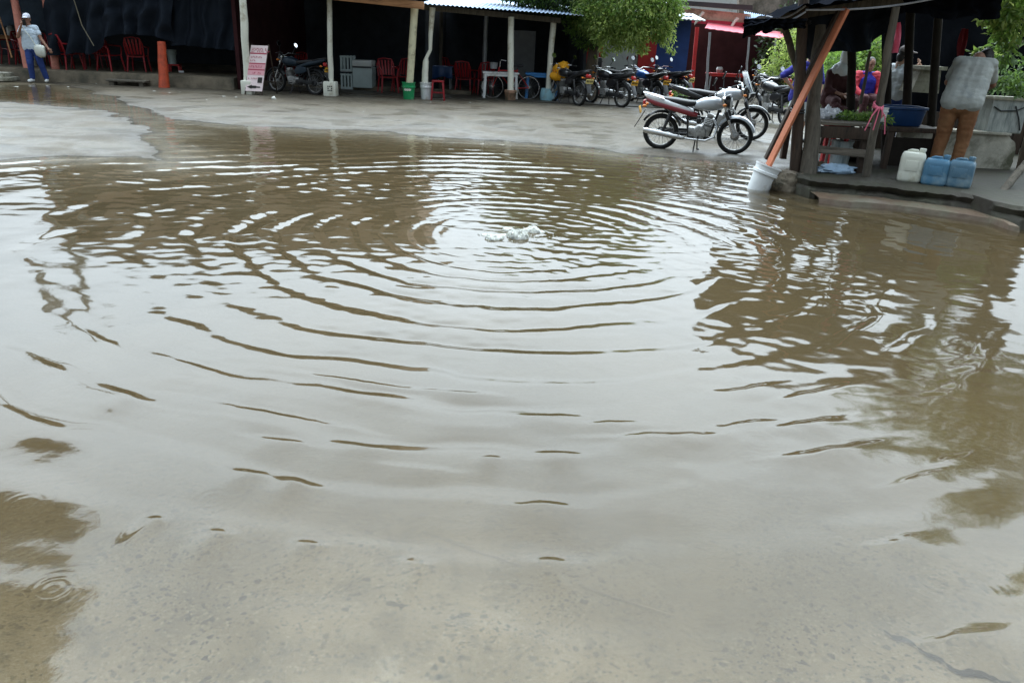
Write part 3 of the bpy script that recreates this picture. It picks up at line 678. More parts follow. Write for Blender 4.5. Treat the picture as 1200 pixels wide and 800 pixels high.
def bucket(name, label, loc, mat, r=.15, h=.36, rot=None, cat='bucket', parent=None):
    mb = MB(); mb.lathe([(.001,0),(r*.8,0),(r*.84,h*.1),(r*.93,h*.68),(r*1.06,h*.7),(r*1.06,h*.78),(r*.97,h*.8),(r*1.0,h*.95),(r*1.06,h*.96),(r*1.06,h),(r*.95,h),(r*.93,h*.9),(.001,h*.88)], (0,0,0), 28)
    o = mb.build(name, mat, parent); o.location = loc
    if rot: o.rotation_euler = rot
    if parent is None: tag(o, label, cat)
    return o
# ---- foliage
def leaves(clumps, size, per, seed=1, droop=.4, asp=.42):
    r = np.random.RandomState(seed); vs = []; fs = []; n = 0
    for (c, R) in clumps:
        k = int(per*(R[0]*R[1]*R[2])**(1/1.5)*8) if not isinstance(R, (int, float)) else int(per*R*R*8)
        R = (R,)*3 if isinstance(R, (int, float)) else R
        d = r.normal(size=(k,3)); d /= np.linalg.norm(d, axis=1)[:,None]; rad = r.rand(k)**.42
        P = np.array(c)+d*rad[:,None]*np.array(R)*(1+.25*(r.rand(k)[:,None]-.5))
        ax = d*.6+r.normal(size=(k,3))*.7; ax[:,2] -= droop; ax /= np.linalg.norm(ax, axis=1)[:,None]
        up = r.normal(size=(k,3)); up[:,2] += .6; sd = np.cross(ax, up); sd /= (np.linalg.norm(sd, axis=1)[:,None]+1e-6)
        nn = np.cross(sd, ax); l = size*(.55+.9*r.rand(k))[:,None]; wd = l*asp
        q = np.stack([P, P+ax*l*.5+sd*wd*.5+nn*l*.06, P+ax*l-nn*l*.1, P+ax*l*.5-sd*wd*.5+nn*l*.06], 1)
        vs.append(q.reshape(-1,3)); fs.append(np.arange(k*4).reshape(-1,4)+n); n += k*4
    return np.concatenate(vs), np.concatenate(fs)
def crown(name, mat, parent, clumps, size, per, seed=1, **k):
    v, f = leaves(clumps, size, per, seed, **k); off = V((0,0,0)); p = parent
    while p is not None: off = off+p.location; p = p.parent
    v = v-np.array(off); me = bpy.data.meshes.new(name); me.from_pydata(v.tolist(), [], f.tolist()); me.materials.append(M[mat])
    o = bpy.data.objects.new(name, me); COL.objects.link(o); o.parent = parent; return o
def limbs(mb, base, tips, r0, mid=.5):
    b = V(base)
    for tp in tips:
        tp = V(tp); m1 = b.lerp(tp, mid)+V((rnd.uniform(-.15,.15), rnd.uniform(-.15,.15), .1)); mb.tube([b, b.lerp(m1,.5)+V((0,0,.05)), m1, m1.lerp(tp,.6), tp], [r0, r0*.8, r0*.6, r0*.4, r0*.15], 8)
# ---- people
def fingers(mb, palm, d, up, r=.0085, curl=.4):
    d = V(d).normalized(); up = V(up); sd = d.cross(up).normalized(); up = sd.cross(d).normalized(); palm = V(palm)
    mb.ell(palm, (.04,.04,.03), 12, 8)
    for k, (o, l) in enumerate(((-.03,.062),(-.01,.075),(.01,.07),(.03,.055))):
        p0 = palm+sd*o+d*.02; p1 = p0+d*(l*.5+.015)-up*l*curl*.2; p2 = p1+d*l*.4-up*l*curl*.7
        mb.caps(p0, p1, r*1.1, r, 8); mb.caps(p1, p2, r, r*.8, 8)
    p0 = palm-sd*.03; p1 = p0-sd*.025+d*.02; mb.caps(p0, p1, r*1.3, r*1.1, 8); mb.caps(p1, p1+d*.035, r*1.1, r*.85, 8)
def human(label, loc, J, face, skin='skin', shirt='shirt_white', legs_mat='denim', hair=None, cap=None, sleeve=.55, shoes=None, short=1.0, jacket=None, collar=False, rz=0, hem=.1, fat=1.0, grp=None):
    t = thing('person', label, 'person', loc, rz, grp); j = {k: V(v) for k, v in J.items()}; f = V(face).normalized()
    hd = j['head']; sdv = f.cross(V((0,0,1))).normalized(); up = sdv.cross(f)
    def B(c): return hd+sdv*c[0]+f*c[1]+up*c[2]
    b = MB(); q = f.to_track_quat('Y','Z').to_euler()
    b.ell(hd+up*.02, (.074,.093,.1), 18, 12, tuple(q)); b.ell(B((0,.022,-.05)), (.055,.065,.065), 14, 10, tuple(q))
    b.caps(B((0,.092,.0)), B((0,.108,-.025)), .009, .014, 8); b.ell(B((0,.086,-.062)), (.026,.014,.012)); b.ell(B((0,.075,-.1)), (.025,.02,.018))
    for s in (1,-1): b.ell(B((.078*s,-.01,-.01)), (.014,.022,.034), 10, 8, tuple(q)); b.ell(B((.032*s,.078,.022)), (.018,.012,.01))
    b.caps(j['neck'], hd-up*.04, .058*fat, .052, 12)
    ch, pe = j['chest'], j['pelvis']; sv = (j['shR']-j['shL']).normalized()
    for o in (-.075,0,.075): b.caps(ch+sv*o*fat, pe+sv*o, .1*fat, .105*fat, 14)
    b.caps(j['shL'], j['shR'], .06, .06, 12); b.caps(j['neck'], ch, .07, .1, 12)
    for s in 'LR':
        b.caps(j['sh'+s], j['el'+s], .05, .04); b.caps(j['el'+s], j['wr'+s], .041, .027)
        d = (j['wr'+s]-j['el'+s]).normalized() if 'ha'+s not in j else (j['ha'+s]-j['wr'+s]).normalized()
        b.caps(j['wr'+s], j['wr'+s]+d*.05, .026, .028); fingers(b, j['wr'+s]+d*.075, d, f if abs(d.dot(f)) < .9 else V((0,0,1)))
        if 'hip'+s in j:
            b.caps(j['hip'+s], j['kn'+s], .085*fat, .058); b.caps(j['kn'+s], j['an'+s], .056, .038); b.caps(j['an'+s]+V((0,0,-.03)), j['toe'+s], .038, .03)
    body = b.build('body', skin, t); bake(body, [('REMESH', dict(mode='VOXEL', voxel_size=.0075)), ('SMOOTH', dict(factor=.5, iterations=4))])
    e = [MB() for _ in range(2)]
    for k, s in enumerate((1,-1)): e[k].ell(B((.032*s,.086,.02)), (.011,.007,.008)); e[k].build('eye', 'hair', body)
    def cloth(name, mb, mat, vox=.011, parent=None, amp=.006):
        o = mb.build(name, mat, parent or t); bake(o, [('REMESH', dict(mode='VOXEL', voxel_size=vox)), ('SMOOTH', dict(factor=.5, iterations=5))])
        n = len(o.data.vertices); co = np.empty(n*3, np.float32); no = np.empty(n*3, np.float32); o.data.vertices.foreach_get('co', co); o.data.vertices.foreach_get('normal', no)
        co = co.reshape(-1,3); no = no.reshape(-1,3)
        wv = np.array([noise.noise(V((p[0]*9, p[1]*9, p[2]*22)))+.6*noise.noise(V((p[0]*22+5, p[1]*22, p[2]*30))) for p in co])
        co += no*(wv*amp)[:,None]; o.data.vertices.foreach_set('co', co.ravel()); o.data.update(); return o
    c = MB()
    dn = (pe-ch).normalized()
    for o in (-.085,0,.085): c.caps(ch+sv*o*fat, pe+dn*hem*.3+sv*o*1.15, .118*fat, .13*fat, 14)
    c.caps(j['shL'], j['shR'], .075, .075, 12); c.caps(j['neck']-V((0,0,.035)), ch, .075, .115, 12)
    for s in 'LR':
        if sleeve <= 1: c.caps(j['sh'+s], j['sh'+s].lerp(j['el'+s], sleeve), .07, .066)
        else: c.caps(j['sh'+s], j['el'+s], .068, .056); c.caps(j['el'+s], j['el'+s].lerp(j['wr'+s], sleeve-1), .056, .042)
    sh = cloth('shirt', c, shirt, amp=.007)
    if jacket:
        c = MB()
        for o in (-.12,.12): c.caps(ch+sv*o+V((0,0,.04))-f*.01, pe+dn*hem*.3+sv*o*1.15-f*.01, .11, .11, 14)
        c.caps(ch-f*.05, pe-f*.05, .13, .13)
        c.caps(j['shL'], j['shR'], .075, .075, 12)
        for s in 'LR': c.caps(j['sh'+s], j['el'+s], .085, .07); c.caps(j['el'+s], j['el'+s].lerp(j['wr'+s], .9), .07, .05)
        cloth('jacket', c, jacket, amp=.008)
    if 'hipL' in j:
        c = MB()
        for o in (-.08,0,.08): c.caps(pe+sv*o-V((0,0,.01)), pe+sv*o*.9-V((0,0,.08)), .105*fat, .118*fat)
        for s in 'LR':
            if short <= 1.01 and short < 1: c.caps(j['hip'+s], j['hip'+s].lerp(j['kn'+s], short*1.6 if short < .6 else 1), .105, .095)
            else: c.caps(j['hip'+s], j['kn'+s], .105*fat, .078*fat); c.caps(j['kn'+s], j['kn'+s].lerp(j['an'+s], .93), .076*fat, .062*fat)
        cloth('shorts' if short < 1 else 'trousers', c, legs_mat)
        if shoes:
            for s in 'LR':
                c = MB(); a = j['an'+s]; to = j['toe'+s]; c.caps(a+V((0,0,-.045)), to+V((0,0,.004)), .046, .04); c.caps(a+V((0,0,-.03)), a+V((0,0,0)), .045, .047); cloth('shoe', c, shoes, .008, amp=.002)
    if hair:
        c = MB(); c.ell(B((0,-.022,.035)), (.084,.098,.1), 18, 12, tuple(q)); c.ell(B((0,-.06,-.03)), (.074,.066,.095), 14, 10, tuple(q)); cloth('hair', c, hair, .009, amp=.004)
    if cap:
        c = MB(); c.ell(B((0,-.012,.065)), (.09,.105,.082), 18, 12, tuple(q)); c.ell(B((0,.105,.055)), (.07,.06,.012), 16, 8, tuple(q)); cloth('cap', c, cap, .008, amp=.002)
    return t
def tarp(label, P, mat, th=.006, name='tarpaulin', cat='tarp', group=None, parent=None):
    mb = MB(); mb.sheet(P, th, (0,1,0)); o = mb.build(name, mat, parent, org=P[0][0]); tag(o, label, cat, group); return o
# ------------------------------------------------------------------ LEFT: the long market shelters
YW = 21.4                                          # front of the raised walkway
mb = MB(); P = []
# raised walkway as one block with a worn front edge
x0, x1 = -22.0, -7.7
nx = 60
rows = [[], [], [], [], []]
for i in range(nx+1):
    x = x0+(x1-x0)*i/nx; e = .05*fbm(x*1.3, 2.); e2 = .03*fbm(x*3, 7.)
    rows[0].append((x, YW-.04+e, -.05)); rows[1].append((x, YW+e, .2+e2)); rows[2].append((x, YW+.03+e, .29+e2)); rows[3].append((x, YW+.12+e, .31)); rows[4].append((x, 29, .31))
mb.sheet(rows); mb.sheet([[(x1, YW, -.05), (x1, 29, -.05)], [(x1, YW, .3), (x1, 29, .31)]])
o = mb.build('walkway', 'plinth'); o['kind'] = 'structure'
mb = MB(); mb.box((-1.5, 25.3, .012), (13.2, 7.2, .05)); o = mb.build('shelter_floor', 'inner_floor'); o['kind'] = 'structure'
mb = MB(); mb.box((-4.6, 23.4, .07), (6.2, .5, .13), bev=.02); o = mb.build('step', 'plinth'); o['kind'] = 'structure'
# stacked slabs acting as a step at the far left
for k, (a, l) in enumerate((((W(-44,88,20.9).x, 20.9, .06), 'worn grey slab lying lowest at the foot of the raised walkway'), ((W(-46,88,20.9).x, 21.0, .165), 'worn grey slab stacked on top of a lower slab by the walkway'))):
    mb = MB(); mb.box((0,0,0), (2.6-.2*k, .55-.1*k, .1), (0,0,.06-.05*k), bev=.015); o = mb.build('stone_slab', 'concrete_old'); o.location = a; tag(o, l, 'slab', 'step slabs')
mb = MB(); mb.box((0,0,.13), (1.05,.3,.05), bev=.015); mb.box((-.4,0,.05), (.12,.22,.11), bev=.01); mb.box((.38,0,.05), (.12,.22,.11), bev=.01)
o = mb.build('low_bench', 'wood_grey'); o.location = G(151,101); tag(o, 'low grey plank bench standing on the ground against the walkway', 'bench')
def zincroof(mb, x0, x1, y0, z0, y1, z1, pitch=.09, dz=.0):
    n = int((x1-x0)/pitch*6); P = []
    for i in range(n+1):
        x = x0+(x1-x0)*i/n; c = .016*math.sin(2*pi*(x-x0)/pitch); u = (x-x0)/(x1-x0)*dz
        P.append([(x, y0, z0+c+u), (x, (y0+y1)/2, (z0+z1)/2+c+u-.02), (x, y1, z1+c+u)])
    mb.sheet(P, .004); return mb
def post(name, p0, p1, r0, r1, mat, parent, label=None, n=7, bend=.02, seg=12):
    mb = MB(); p0 = V(p0); p1 = V(p1); pts = []; rs = []
    for i in range(n+1):
        t = i/n; pts.append(p0.lerp(p1, t)+V((bend*fbm(t*2, p0.x), bend*fbm(t*2+9, p0.x), 0))*math.sin(pi*t)); rs.append((r0+(r1-r0)*t)*(1+.08*fbm(t*5, p0.x*3)))
    mb.tube(pts, rs, seg); o = wb(mb, name, mat, parent)
    if label: o['label'] = label
    return o
# --- tarp shelter over the raised walkway
t = thing('market_shelter', 'long dark market shelter over the raised walkway, hung with black tarps', 'shelter', (-14, 21.6, 0))
mb = MB(); zincroof(mb, -22, -7.6, 21.2, 2.75, 28.6, 3.5); wb(mb, 'roof', 'roof_dark', t)
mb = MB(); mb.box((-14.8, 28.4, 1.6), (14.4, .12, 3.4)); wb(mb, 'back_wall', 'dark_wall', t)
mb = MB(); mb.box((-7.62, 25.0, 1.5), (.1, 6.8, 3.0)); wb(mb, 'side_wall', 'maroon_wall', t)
for (bx, by), (tx, ty), lab in (((31,72),(21,22),'tall pink post'), ((65,78),(57,10),'short looking pink post beside the white bag')):
    p = G(bx, by, .31); p = G(bx, by+3, .31); p.y = 21.72; q = W(bx, by, 21.72); q.z = .3; tp = W(tx-6, ty-30, 21.75); post('post', q, tp, .1, .09, 'pink_paint', t, lab)
q = W(192, 98, 21.1); q.z = 0; tp = W(189, 49, 21.2); post('post', q, tp, .14, .1, 'orange_paint', t, 'thick orange stub post rising from the ground')
# tarps hanging from its eave
def hang(label, xs, top, bot, Y, mat, nfold, amp, grp='black tarps hung along the shelters', seed=0, ny=26, nx=90):
    P = []
    for i in range(nx+1):
        u = i/nx; px = xs[0]+(xs[1]-xs[0])*u
        yb = np.interp(px, [b[0] for b in bot], [b[1] for b in bot]); row = []
        for j in range(ny+1):
            v = j/ny; py = top+(yb-top)*v; p = W(px, py, Y)
            f = amp*(.25+v)*(math.sin(2*pi*nfold*u+1.5*v+2.2*fbm(u*3, v*2, seed, 2))+.6*fbm(u*7+v*1.5, v*1.2, seed+3, 2)); p.y += f
            p.y += .3*amp*math.sin(9*v+5*u+4*fbm(u*2, v*2, seed+8, 2)); row.append(p)
        P.append(row)
    return tarp(label, P, mat, group=grp)
hang('smooth blue grey tarp at the far left behind the woman', (-60, 58), -25, [(-60,55),(0,34),(20,27),(40,30),(58,40)], 22.3, 'grey_tarp', 3, .05, seed=1)
hang('large dark tarp sagging in folds to the right of the woman', (52, 200), -25, [(52,64),(75,66),(88,62),(108,64),(118,55),(126,44),(140,40),(160,41),(185,43),(200,50)], 21.55, 'navy_tarp', 7, .13, seed=5)
hang('dark tarp curtain reaching lower beside the leaning signboard', (197, 283), -25, [(197,54),(215,53),(240,56),(262,58),(283,60)], 21.9, 'navy_tarp', 5, .08, seed=9)
mb = MB(); mb.tube([W(84,-30,21.4), W(86,-2,21.42), W(96,30,21.42), W(110,54,21.4)], .012, 6); o = mb.build('rope', 'rope', org=W(84,-30,21.4)); tag(o, 'dark rope hanging in front of the sagging tarp', 'rope')
# seats and things on the walkway
def atz(px, py, z, Y=None):
    p = G(px, py, z) if Y is None else W(px, py, Y)
    p.z = z; return p
pc = plastic_chair('red plastic chair behind the white handbag', W(82,77,21.85)*1, 2.6); pc.location.z = .31
lst = [('red plastic chair half hidden behind the woman', 49, 22.4, .5), ('red plastic chair at the left end behind the tall pink post', 18, 23.2, -.6), ('dim red plastic chair under the lowest fold of the tarp', 100, 22.6, 2.9), ('red plastic chair close behind the tall pink post', 34, 23.0, .9), ('red plastic chair between the two pink posts, farther back', 58, 23.6, -.4), ('red plastic chair deep in shade just left of the raised tarp edge', 113, 23.4, .2),
 ('red plastic chair seen side on beneath the raised tarp edge', 130, 22.0, 1.25), ('red plastic chair facing away under the tarp, left of the orange post', 163, 22.3, 3.3)]
for l, px, y, rz in lst:
    p = W(px, 78, y); dup(pc, l, (p.x, y, .31), rz)
tb = table('small tan wooden table at the far left under the blue grey tarp', (W(8,60,24).x, 24, .31), 0, 'wood_tan', 'wood_dark', (1.0,.6), .75)
mb = MB(); a = W(-3,14,22.0); b_ = W(14,68,21.75); mb.tube([a, a.lerp(b_,.5)+V((.02,0,0)), b_], .02, 8); o = mb.build('broom_stick', 'wood_tan', org=b_); tag(o, 'thin tan pole leaning at the far left edge', 'pole')
mb = MB(); mb.lathe([(.001,0),(.1,0),(.1,.2),(.04,.27),(.04,.33),(.001,.33)], (0,0,0), 16); o = mb.build('bottle', 'white_plastic'); o.location = (W(13,40,24).x, 24, 1.06); tag(o, 'white plastic bottle standing on the tan wooden table', 'bottle')
# stool with cylinder by the orange post
p = G(207,98); st = stool('red stool standing on the ground right of the orange post', (p.x, p.y, 0), .2, 'red_paint', .52)
o = bucket('canister', 'pale grey canister on the red stool beside the orange post', (p.x-.05, p.y, .52), 'cooler_grey', .13, .38, cat='canister')
mb = MB(); mb.box((0,0,.13), (.14,.012,.26), (.06,0,.1), bev=.003); o = mb.build('paper_sheet', 'white_plastic'); o.location = (p.x+.24, p.y-.16, .1); tag(o, 'white paper sheet fixed to the side of the red stool', 'paper')
# --- timber fronted shelter
pA, pB, pC = G(291,111), G(388,113), G(479,117)
t = thing('market_shelter', 'open shelter with tan timber eave and three pale posts', 'shelter', (-5, 21, 0))
mb = MB(); zincroof(mb, -7.5, -2.75, 20.2, 2.52, 28.4, 3.4); wb(mb, 'roof', 'roof_dark', t)
f0 = W(278,-16,20.35); f1 = W(497,7,20.55)
mb = MB(); mb.beam(f0, f1, .06, .17); wb(mb, 'eave_beam', 'wood_tan', t)
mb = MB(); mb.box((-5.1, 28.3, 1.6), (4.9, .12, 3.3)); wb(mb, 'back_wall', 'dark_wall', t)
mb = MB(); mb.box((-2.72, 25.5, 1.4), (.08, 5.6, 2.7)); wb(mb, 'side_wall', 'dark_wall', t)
o = post('post', (pA.x,pA.y,.0), W(284,-8,pA.y), .095, .085, 'white_paint', t, 'leaning white post behind the signboard'); mb = MB(); mb.box((pA.x,pA.y,.17), (.27,.27,.34), bev=.03); wb(mb, 'footing', 'white_paint', o)
o = post('post', (pB.x,pB.y,.0), W(386,-4,pB.y), .07, .065, 'white_paint', t, 'straight white post in a white cement block'); mb = MB(); mb.box((pB.x,pB.y,.18), (.33,.33,.38), bev=.04); fo = wb(mb, 'footing', 'white_paint', o)
mb = MB()
for i in range(3):
    for k in range(3):
        if (i, k) != (1,1): mb.box((pB.x-.03+.045*i, pB.y-.1665, .15+.05*k), (.03,.003,.034))
wb(mb, 'stencil_mark', 'ink', fo)
o = post('post', (pC.x,pC.y,.02), W(486,8,pC.y), .09, .095, 'cream_paint', t, 'cream post standing in a green bucket'); b_ = bucket('bucket_footing', '', (0,0,0), 'green_plastic', .165, .43, parent=o); b_.location = V((pC.x,pC.y,0))-t.location
b_['label'] = 'green bucket with pale worn lettering'
mb = MB()
for k in range(7): a = -2.2+.18*k; mb.box((pC.x+.152*math.cos(a), pC.y+.152*math.sin(a), .255), (.03,.006,.045+.015*(k % 2)), (0,0,a+pi/2))
wb(mb, 'lettering', 'white_paint', b_) if False else None
mb.v = [V(q)-V((pC.x,pC.y,0)) for q in mb.v]; x_ = mb.build('lettering', 'white_paint', o); x_.location = b_.location
# --- zinc roofed shelter
pD, pE, pF_ = G(499,117), G(598,119), G(641,119)
t = thing('market_shelter', 'open shelter with blue grey corrugated zinc roof and weathered beam', 'shelter', (-.5, 22, 0))
e0, e1 = W(492,4,20.7), W(684,18.5,21.9)
mb = MB(); n = 330; P = []
for i in range(n+1):
    u = i/n; q = e0.lerp(e1, u); c = .014*math.sin(2*pi*u*38); P.append([q+V((0,0,c)), q+V((.05,1.6,.13+c)), q+V((.1,4.2,.33+c)), q+V((.1,7.0,.5+c))])
mb.sheet(P, -.005); wb(mb, 'roof', 'zinc', t)
mb = MB(); mb.beam(W(494,8.5,21.2), W(657,24.5,22.4), .07, .13); wb(mb, 'eave_beam', 'wood_grey', t)
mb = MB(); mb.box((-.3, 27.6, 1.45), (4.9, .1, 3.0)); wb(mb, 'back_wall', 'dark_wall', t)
mb = MB(); mb.box((W(612,60,27.3).x, 27.4, 1.1), (.85, .06, 1.5)); x_ = wb(mb, 'door_panel', 'steel_grey', t)
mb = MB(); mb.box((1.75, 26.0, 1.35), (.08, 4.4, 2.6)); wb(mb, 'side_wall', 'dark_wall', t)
for (bx, by), (tx, ty), mt, r, lab in (((516,100),(517,14),'wood_grey',.06,'dark rear post behind the white bucket'), ((566,98),(570,18),'steel_grey',.075,'grey rear post behind the bicycle')):
    q = W(bx, by, 24.3); q.z = 0; post('post', q, W(tx, ty, 24.3), r, r*.9, mt, t, lab)
mb = MB(); q = V((pD.x,pD.y,0)); tp = W(507,9,pD.y)
mb.tube([q+V((-.03,0,.05)), q+V((-.02,0,.7)), q+V((0,0,.95)), q+V((.02,0,1.05)), q.lerp(tp,.55)+V((.02,0,0)), q.lerp(tp,.7)+V((-.0,0,0)), tp], [.085,.083,.075,.045,.045,.055,.075], 12)
o = wb(mb, 'post', 'white_paint', t); o['label'] = 'white eroded post standing in a white bucket'; b_ = bucket('bucket_footing', '', (0,0,0), 'white_plastic', .15, .43, parent=o); b_.location = q-t.location; b_['label'] = 'white bucket'
o = post('post', (pE.x,pE.y,.05), W(599,20,pE.y), .085, .08, 'white_paint', t, 'white post in a clay coloured pot'); mb = MB(); mb.lathe([(.001,0),(.13,0),(.16,.22),(.17,.23),(.17,.29),(.15,.3),(.001,.28)], (pE.x,pE.y,0), 24); wb(mb, 'footing', 'clay_pot', o)
o = post('post', (pF_.x,pF_.y,.05), W(649,24,pF_.y), .075, .08, 'white_paint', t, 'leaning white post in a pale blue tub'); mb = MB(); mb.lathe([(.001,0),(.19,0),(.205,.1),(.2,.25),(.18,.33),(.17,.35),(.001,.34)], (pF_.x,pF_.y,0), 24); wb(mb, 'footing', 'lightblue_paint', o)
# signboard
p0 = W(301,113,20.3); p0.z = 0; t = thing('signboard', 'pink and white folding signboard with a black arrow leaning by the post', 'sign', p0)
lean = -.2; tilt = .15
def sg(x, z, d=0): zz = z; return V((x+tilt*zz, -.28+.24*zz/1.15+d*-1, zz))
def panel(x0, x1, z0, z1, d=.0, th=.02):
    mb = MB(); a = [sg(x0,z0,d), sg(x1,z0,d), sg(x1,z1,d), sg(x0,z1,d)]; b = [q+V((0,th,0)) for q in a]
    mb.add(a+b, [(0,1,2,3),(7,6,5,4),(0,4,5,1),(1,5,6,2),(2,6,7,3),(3,7,4,0)]); return mb
w_ = .21
bd = panel(-w_, w_, .1, 1.17).build('board', 'sign_white', t)
for z0, z1, mt in ((.97-.0,1.0,'sign_red'), (.735,.765,'sign_red'), (.62,.735,'sign_pink'), (.59,.62,'sign_red'), (.48,.59,'sign_pink')):
    panel(-w_+.004, w_-.004, z0, z1, .004, .003).build('stripe', mt, bd)
mb = MB(); r_ = random.Random(4)
for z, h, n in ((1.085,.055,9),(1.03,.035,11),(.9,.04,7),(.82,.035,3),(.68,.05,8),(.53,.045,7),(.4,.03,6)):
    x = -w_+.035
    for k in range(n):
        wd = .018+.018*r_.random()
        if r_.random() < .82:
            q = panel(x, x+wd*.35, z-h/2, z+h/2, .0075, .003); mb.add(q.v, q.f)
            q = panel(x+wd*.35, x+wd, z+h/2-h*(.3 if k % 2 else 1), z+h/2-h*(.05 if k % 2 else .75), .0075, .003); mb.add(q.v, q.f)
        x += wd+.016
mb.build('small_writing', 'sign_red', bd)
panel(.065, .175, .3, .43, .005, .003).build('black_square', 'ink', bd)
mb = MB(); q = panel(-.1,.15,.185,.215,.005,.003); mb.add(q.v, q.f); q = panel(-.06,.05,.17,.23,.005,.003); mb.add(q.v, q.f)
a = [sg(-.18,.2,.005), sg(-.06,.15,.005), sg(-.06,.25,.005)]; mb.add(a+[v+V((0,.003,0)) for v in a], [(0,1,2),(5,4,3),(0,3,4,1),(1,4,5,2),(2,5,3,0)]); mb.build('arrow', 'ink', bd)
mb = MB()
for s in (-1,1): mb.beam(sg(s*w_,.0)+V((0,.03,0)), sg(s*w_,1.2)+V((0,.03,0)), .03, .03)
mb.build('frame', 'wood_dark', t)
mb = MB()
for s in (-1,1): mb.beam(sg(s*w_,1.18)+V((0,.05,0)), V((s*w_+.16, .5, 0)), .03, .03)
mb.beam(V((-w_+.2,.35,.3)), V((w_+.2,.35,.3)), .03, .03); mb.build('rear_leg', 'wood_dark', t)
# goods chest and crates
p = G(420,108); t = thing('cool_box', 'pale grey cool box with lid under the timber shelter', 'cool box', (p.x+.08, p.y+.5, .02))
mb = MB(); mb.box((0,0,.36), (.56,.6,.56), bev=.03); mb.build('box_body', 'cooler_grey', t)
mb = MB(); mb.box((0,0,.74), (.56,.62,.17), bev=.03); mb.build('lid', 'cooler_lid', t)
mb = MB(); mb.box((0,-.312,.635), (.52,.02,.025)); mb.build('hinge_strip', 'black_plastic', t)
for k, (z, l) in enumerate(((.02,'lower slatted grey crate beside the cool box'), (.5,'upper slatted grey crate beside the cool box'))):
    t = thing('crate', l, 'crate', (p.x-.38, p.y+.5, z), 0, 'grey crates')
    mb = MB(); mb.box((0,0,.03), (.32,.5,.04), bev=.006); mb.build('crate_base', 'steel_grey', t)
    mb = MB()
    for i in range(4): x = -.14+.093*i; mb.box((x,-.24,.23), (.05,.02,.42), bev=.004); mb.box((x,.24,.23), (.05,.02,.42), bev=.004)
    for i in range(5): y = -.2+.1*i; mb.box((-.15,y,.23), (.02,.06,.42), bev=.004); mb.box((.15,y,.23), (.02,.06,.42), bev=.004)
    mb.box((0,-.245,.42), (.34,.02,.05)); mb.box((0,-.245,.06), (.34,.02,.05)); mb.build('slats', 'cooler_grey', t)
# chairs and tables inside
for l, px, py, rz in [('dim red plastic chair behind the black motorcycle, nearer the signboard', 308, 98, .3), ('dim red plastic chair behind the black motorcycle, nearer the white post', 347, 99, -.4),
  ('red plastic chair left of the green bucket', 455, 110, .4), ('red plastic chair directly behind the green bucket', 472, 109, -.3),
  ('red plastic chair at the left of the pair near the bicycle', 545, 111, 2.9), ('red plastic chair right beside the bicycle front wheel', 566, 112, 3.5), ('red plastic chair behind the blue cloth table', 524, 104, .6)]:
    p = G(px, py); dup(pc, l, (p.x, p.y, .04), rz)
p = G(513,118); stool('red plastic stool right of the white bucket', (p.x, p.y, .0), .1, 'red_plastic', .5)
p = G(511,110); t = thing('table', 'table covered with a blue cloth behind the white bucket', 'table', (p.x, p.y+.5, 0))
mb = MB(); mb.box((0,0,.72), (.85,.6,.04), bev=.01); mb.build('tabletop', 'blue_plastic', t)
for sx in (-1,1):
    for sy in (-1,1): mb = MB(); mb.tube([(.36*sx,.24*sy,.7),(.39*sx,.27*sy,0)], .02, 8); mb.build('leg', 'steel_grey', t)
mb = MB(); P = []
for i in range(25):
    u = i/24*2-1; P.append([(u*.46, -.33-.02*math.sin(9*u), .42+.05*abs(u)+.04*math.sin(5*u)), (u*.45, -.32-.01*math.sin(9*u), .6), (u*.44,-.31,.745), (u*.44,.31,.745)])
mb.sheet(P, .006, (0,-.5,1)); o = mb.build('tablecloth', 'tub_blue', None); o.location = (p.x, p.y+.5, 0); tag(o, 'blue cloth draped over the table behind the white bucket', 'tablecloth')
p = G(587,117); table('white plastic table with curved legs behind the bicycle', (p.x-.05, p.y+.25, 0), .1, 'white_plastic', 'white_plastic', (1.0,.7), .72, .04)
p = G(634,118); table('bright blue plastic table left of the pale blue tub', (p.x, p.y+.3, 0), 0, 'blue_plastic', 'blue_plastic', (.95,.7), .72, .045)
# bicycle
p = G(598,117.5); t = thing('bicycle', 'dark bicycle with red frame and front basket parked by the clay pot', 'bicycle', (p.x, p.y+.2, 0), pi+.12)
for x in (-.5,.52):
    mb = MB(); mb.torus((x,0,.33), .315, .018, seg=40, ms=8); wl = mb.build('wheel', 'rubber', t)
    mb = MB(); mb.torus((x,0,.33), .295, .009, seg=40, ms=6)
    for k in range(18): a = 2*pi*k/18; mb.tube([(x,0,.33),(x+.295*math.cos(a),.0,.33+.295*math.sin(a))], .003, 4, False)
    mb.tube([(x,-.05,.33),(x,.05,.33)], .02, 8); mb.build('rim', 'chrome', wl)
mb = MB(); mb.tube([(-.02,0,.3),(.36,0,.72)], .018); mb.tube([(-.16,0,.76),(.36,0,.76)], .018); mb.tube([(-.02,0,.3),(-.17,0,.8)], .018)
for s in (-1,1): mb.tube([(-.02,.03*s,.3),(-.5,.05*s,.33)], .011); mb.tube([(-.16,.02*s,.74),(-.5,.05*s,.33)], .01)
mb.tube([(.34,0,.86),(.38,0,.66)], .02); mb.build('frame', 'red_paint', t)
mb = MB()
for s in (-1,1): mb.tube([(.38,.04*s,.66),(.44,.05*s,.5),(.52,.05*s,.33)], .012)
mb.build('fork', 'red_paint', t)
mb = MB(); mb.tube([(.33,0,.84),(.32,0,1.0)], .013); mb.tube([(.18,.27,1.02),(.3,.2,1.04),(.33,0,1.0),(.3,-.2,1.04),(.18,-.27,1.02)], .012); mb.build('handlebar', 'chrome', t)
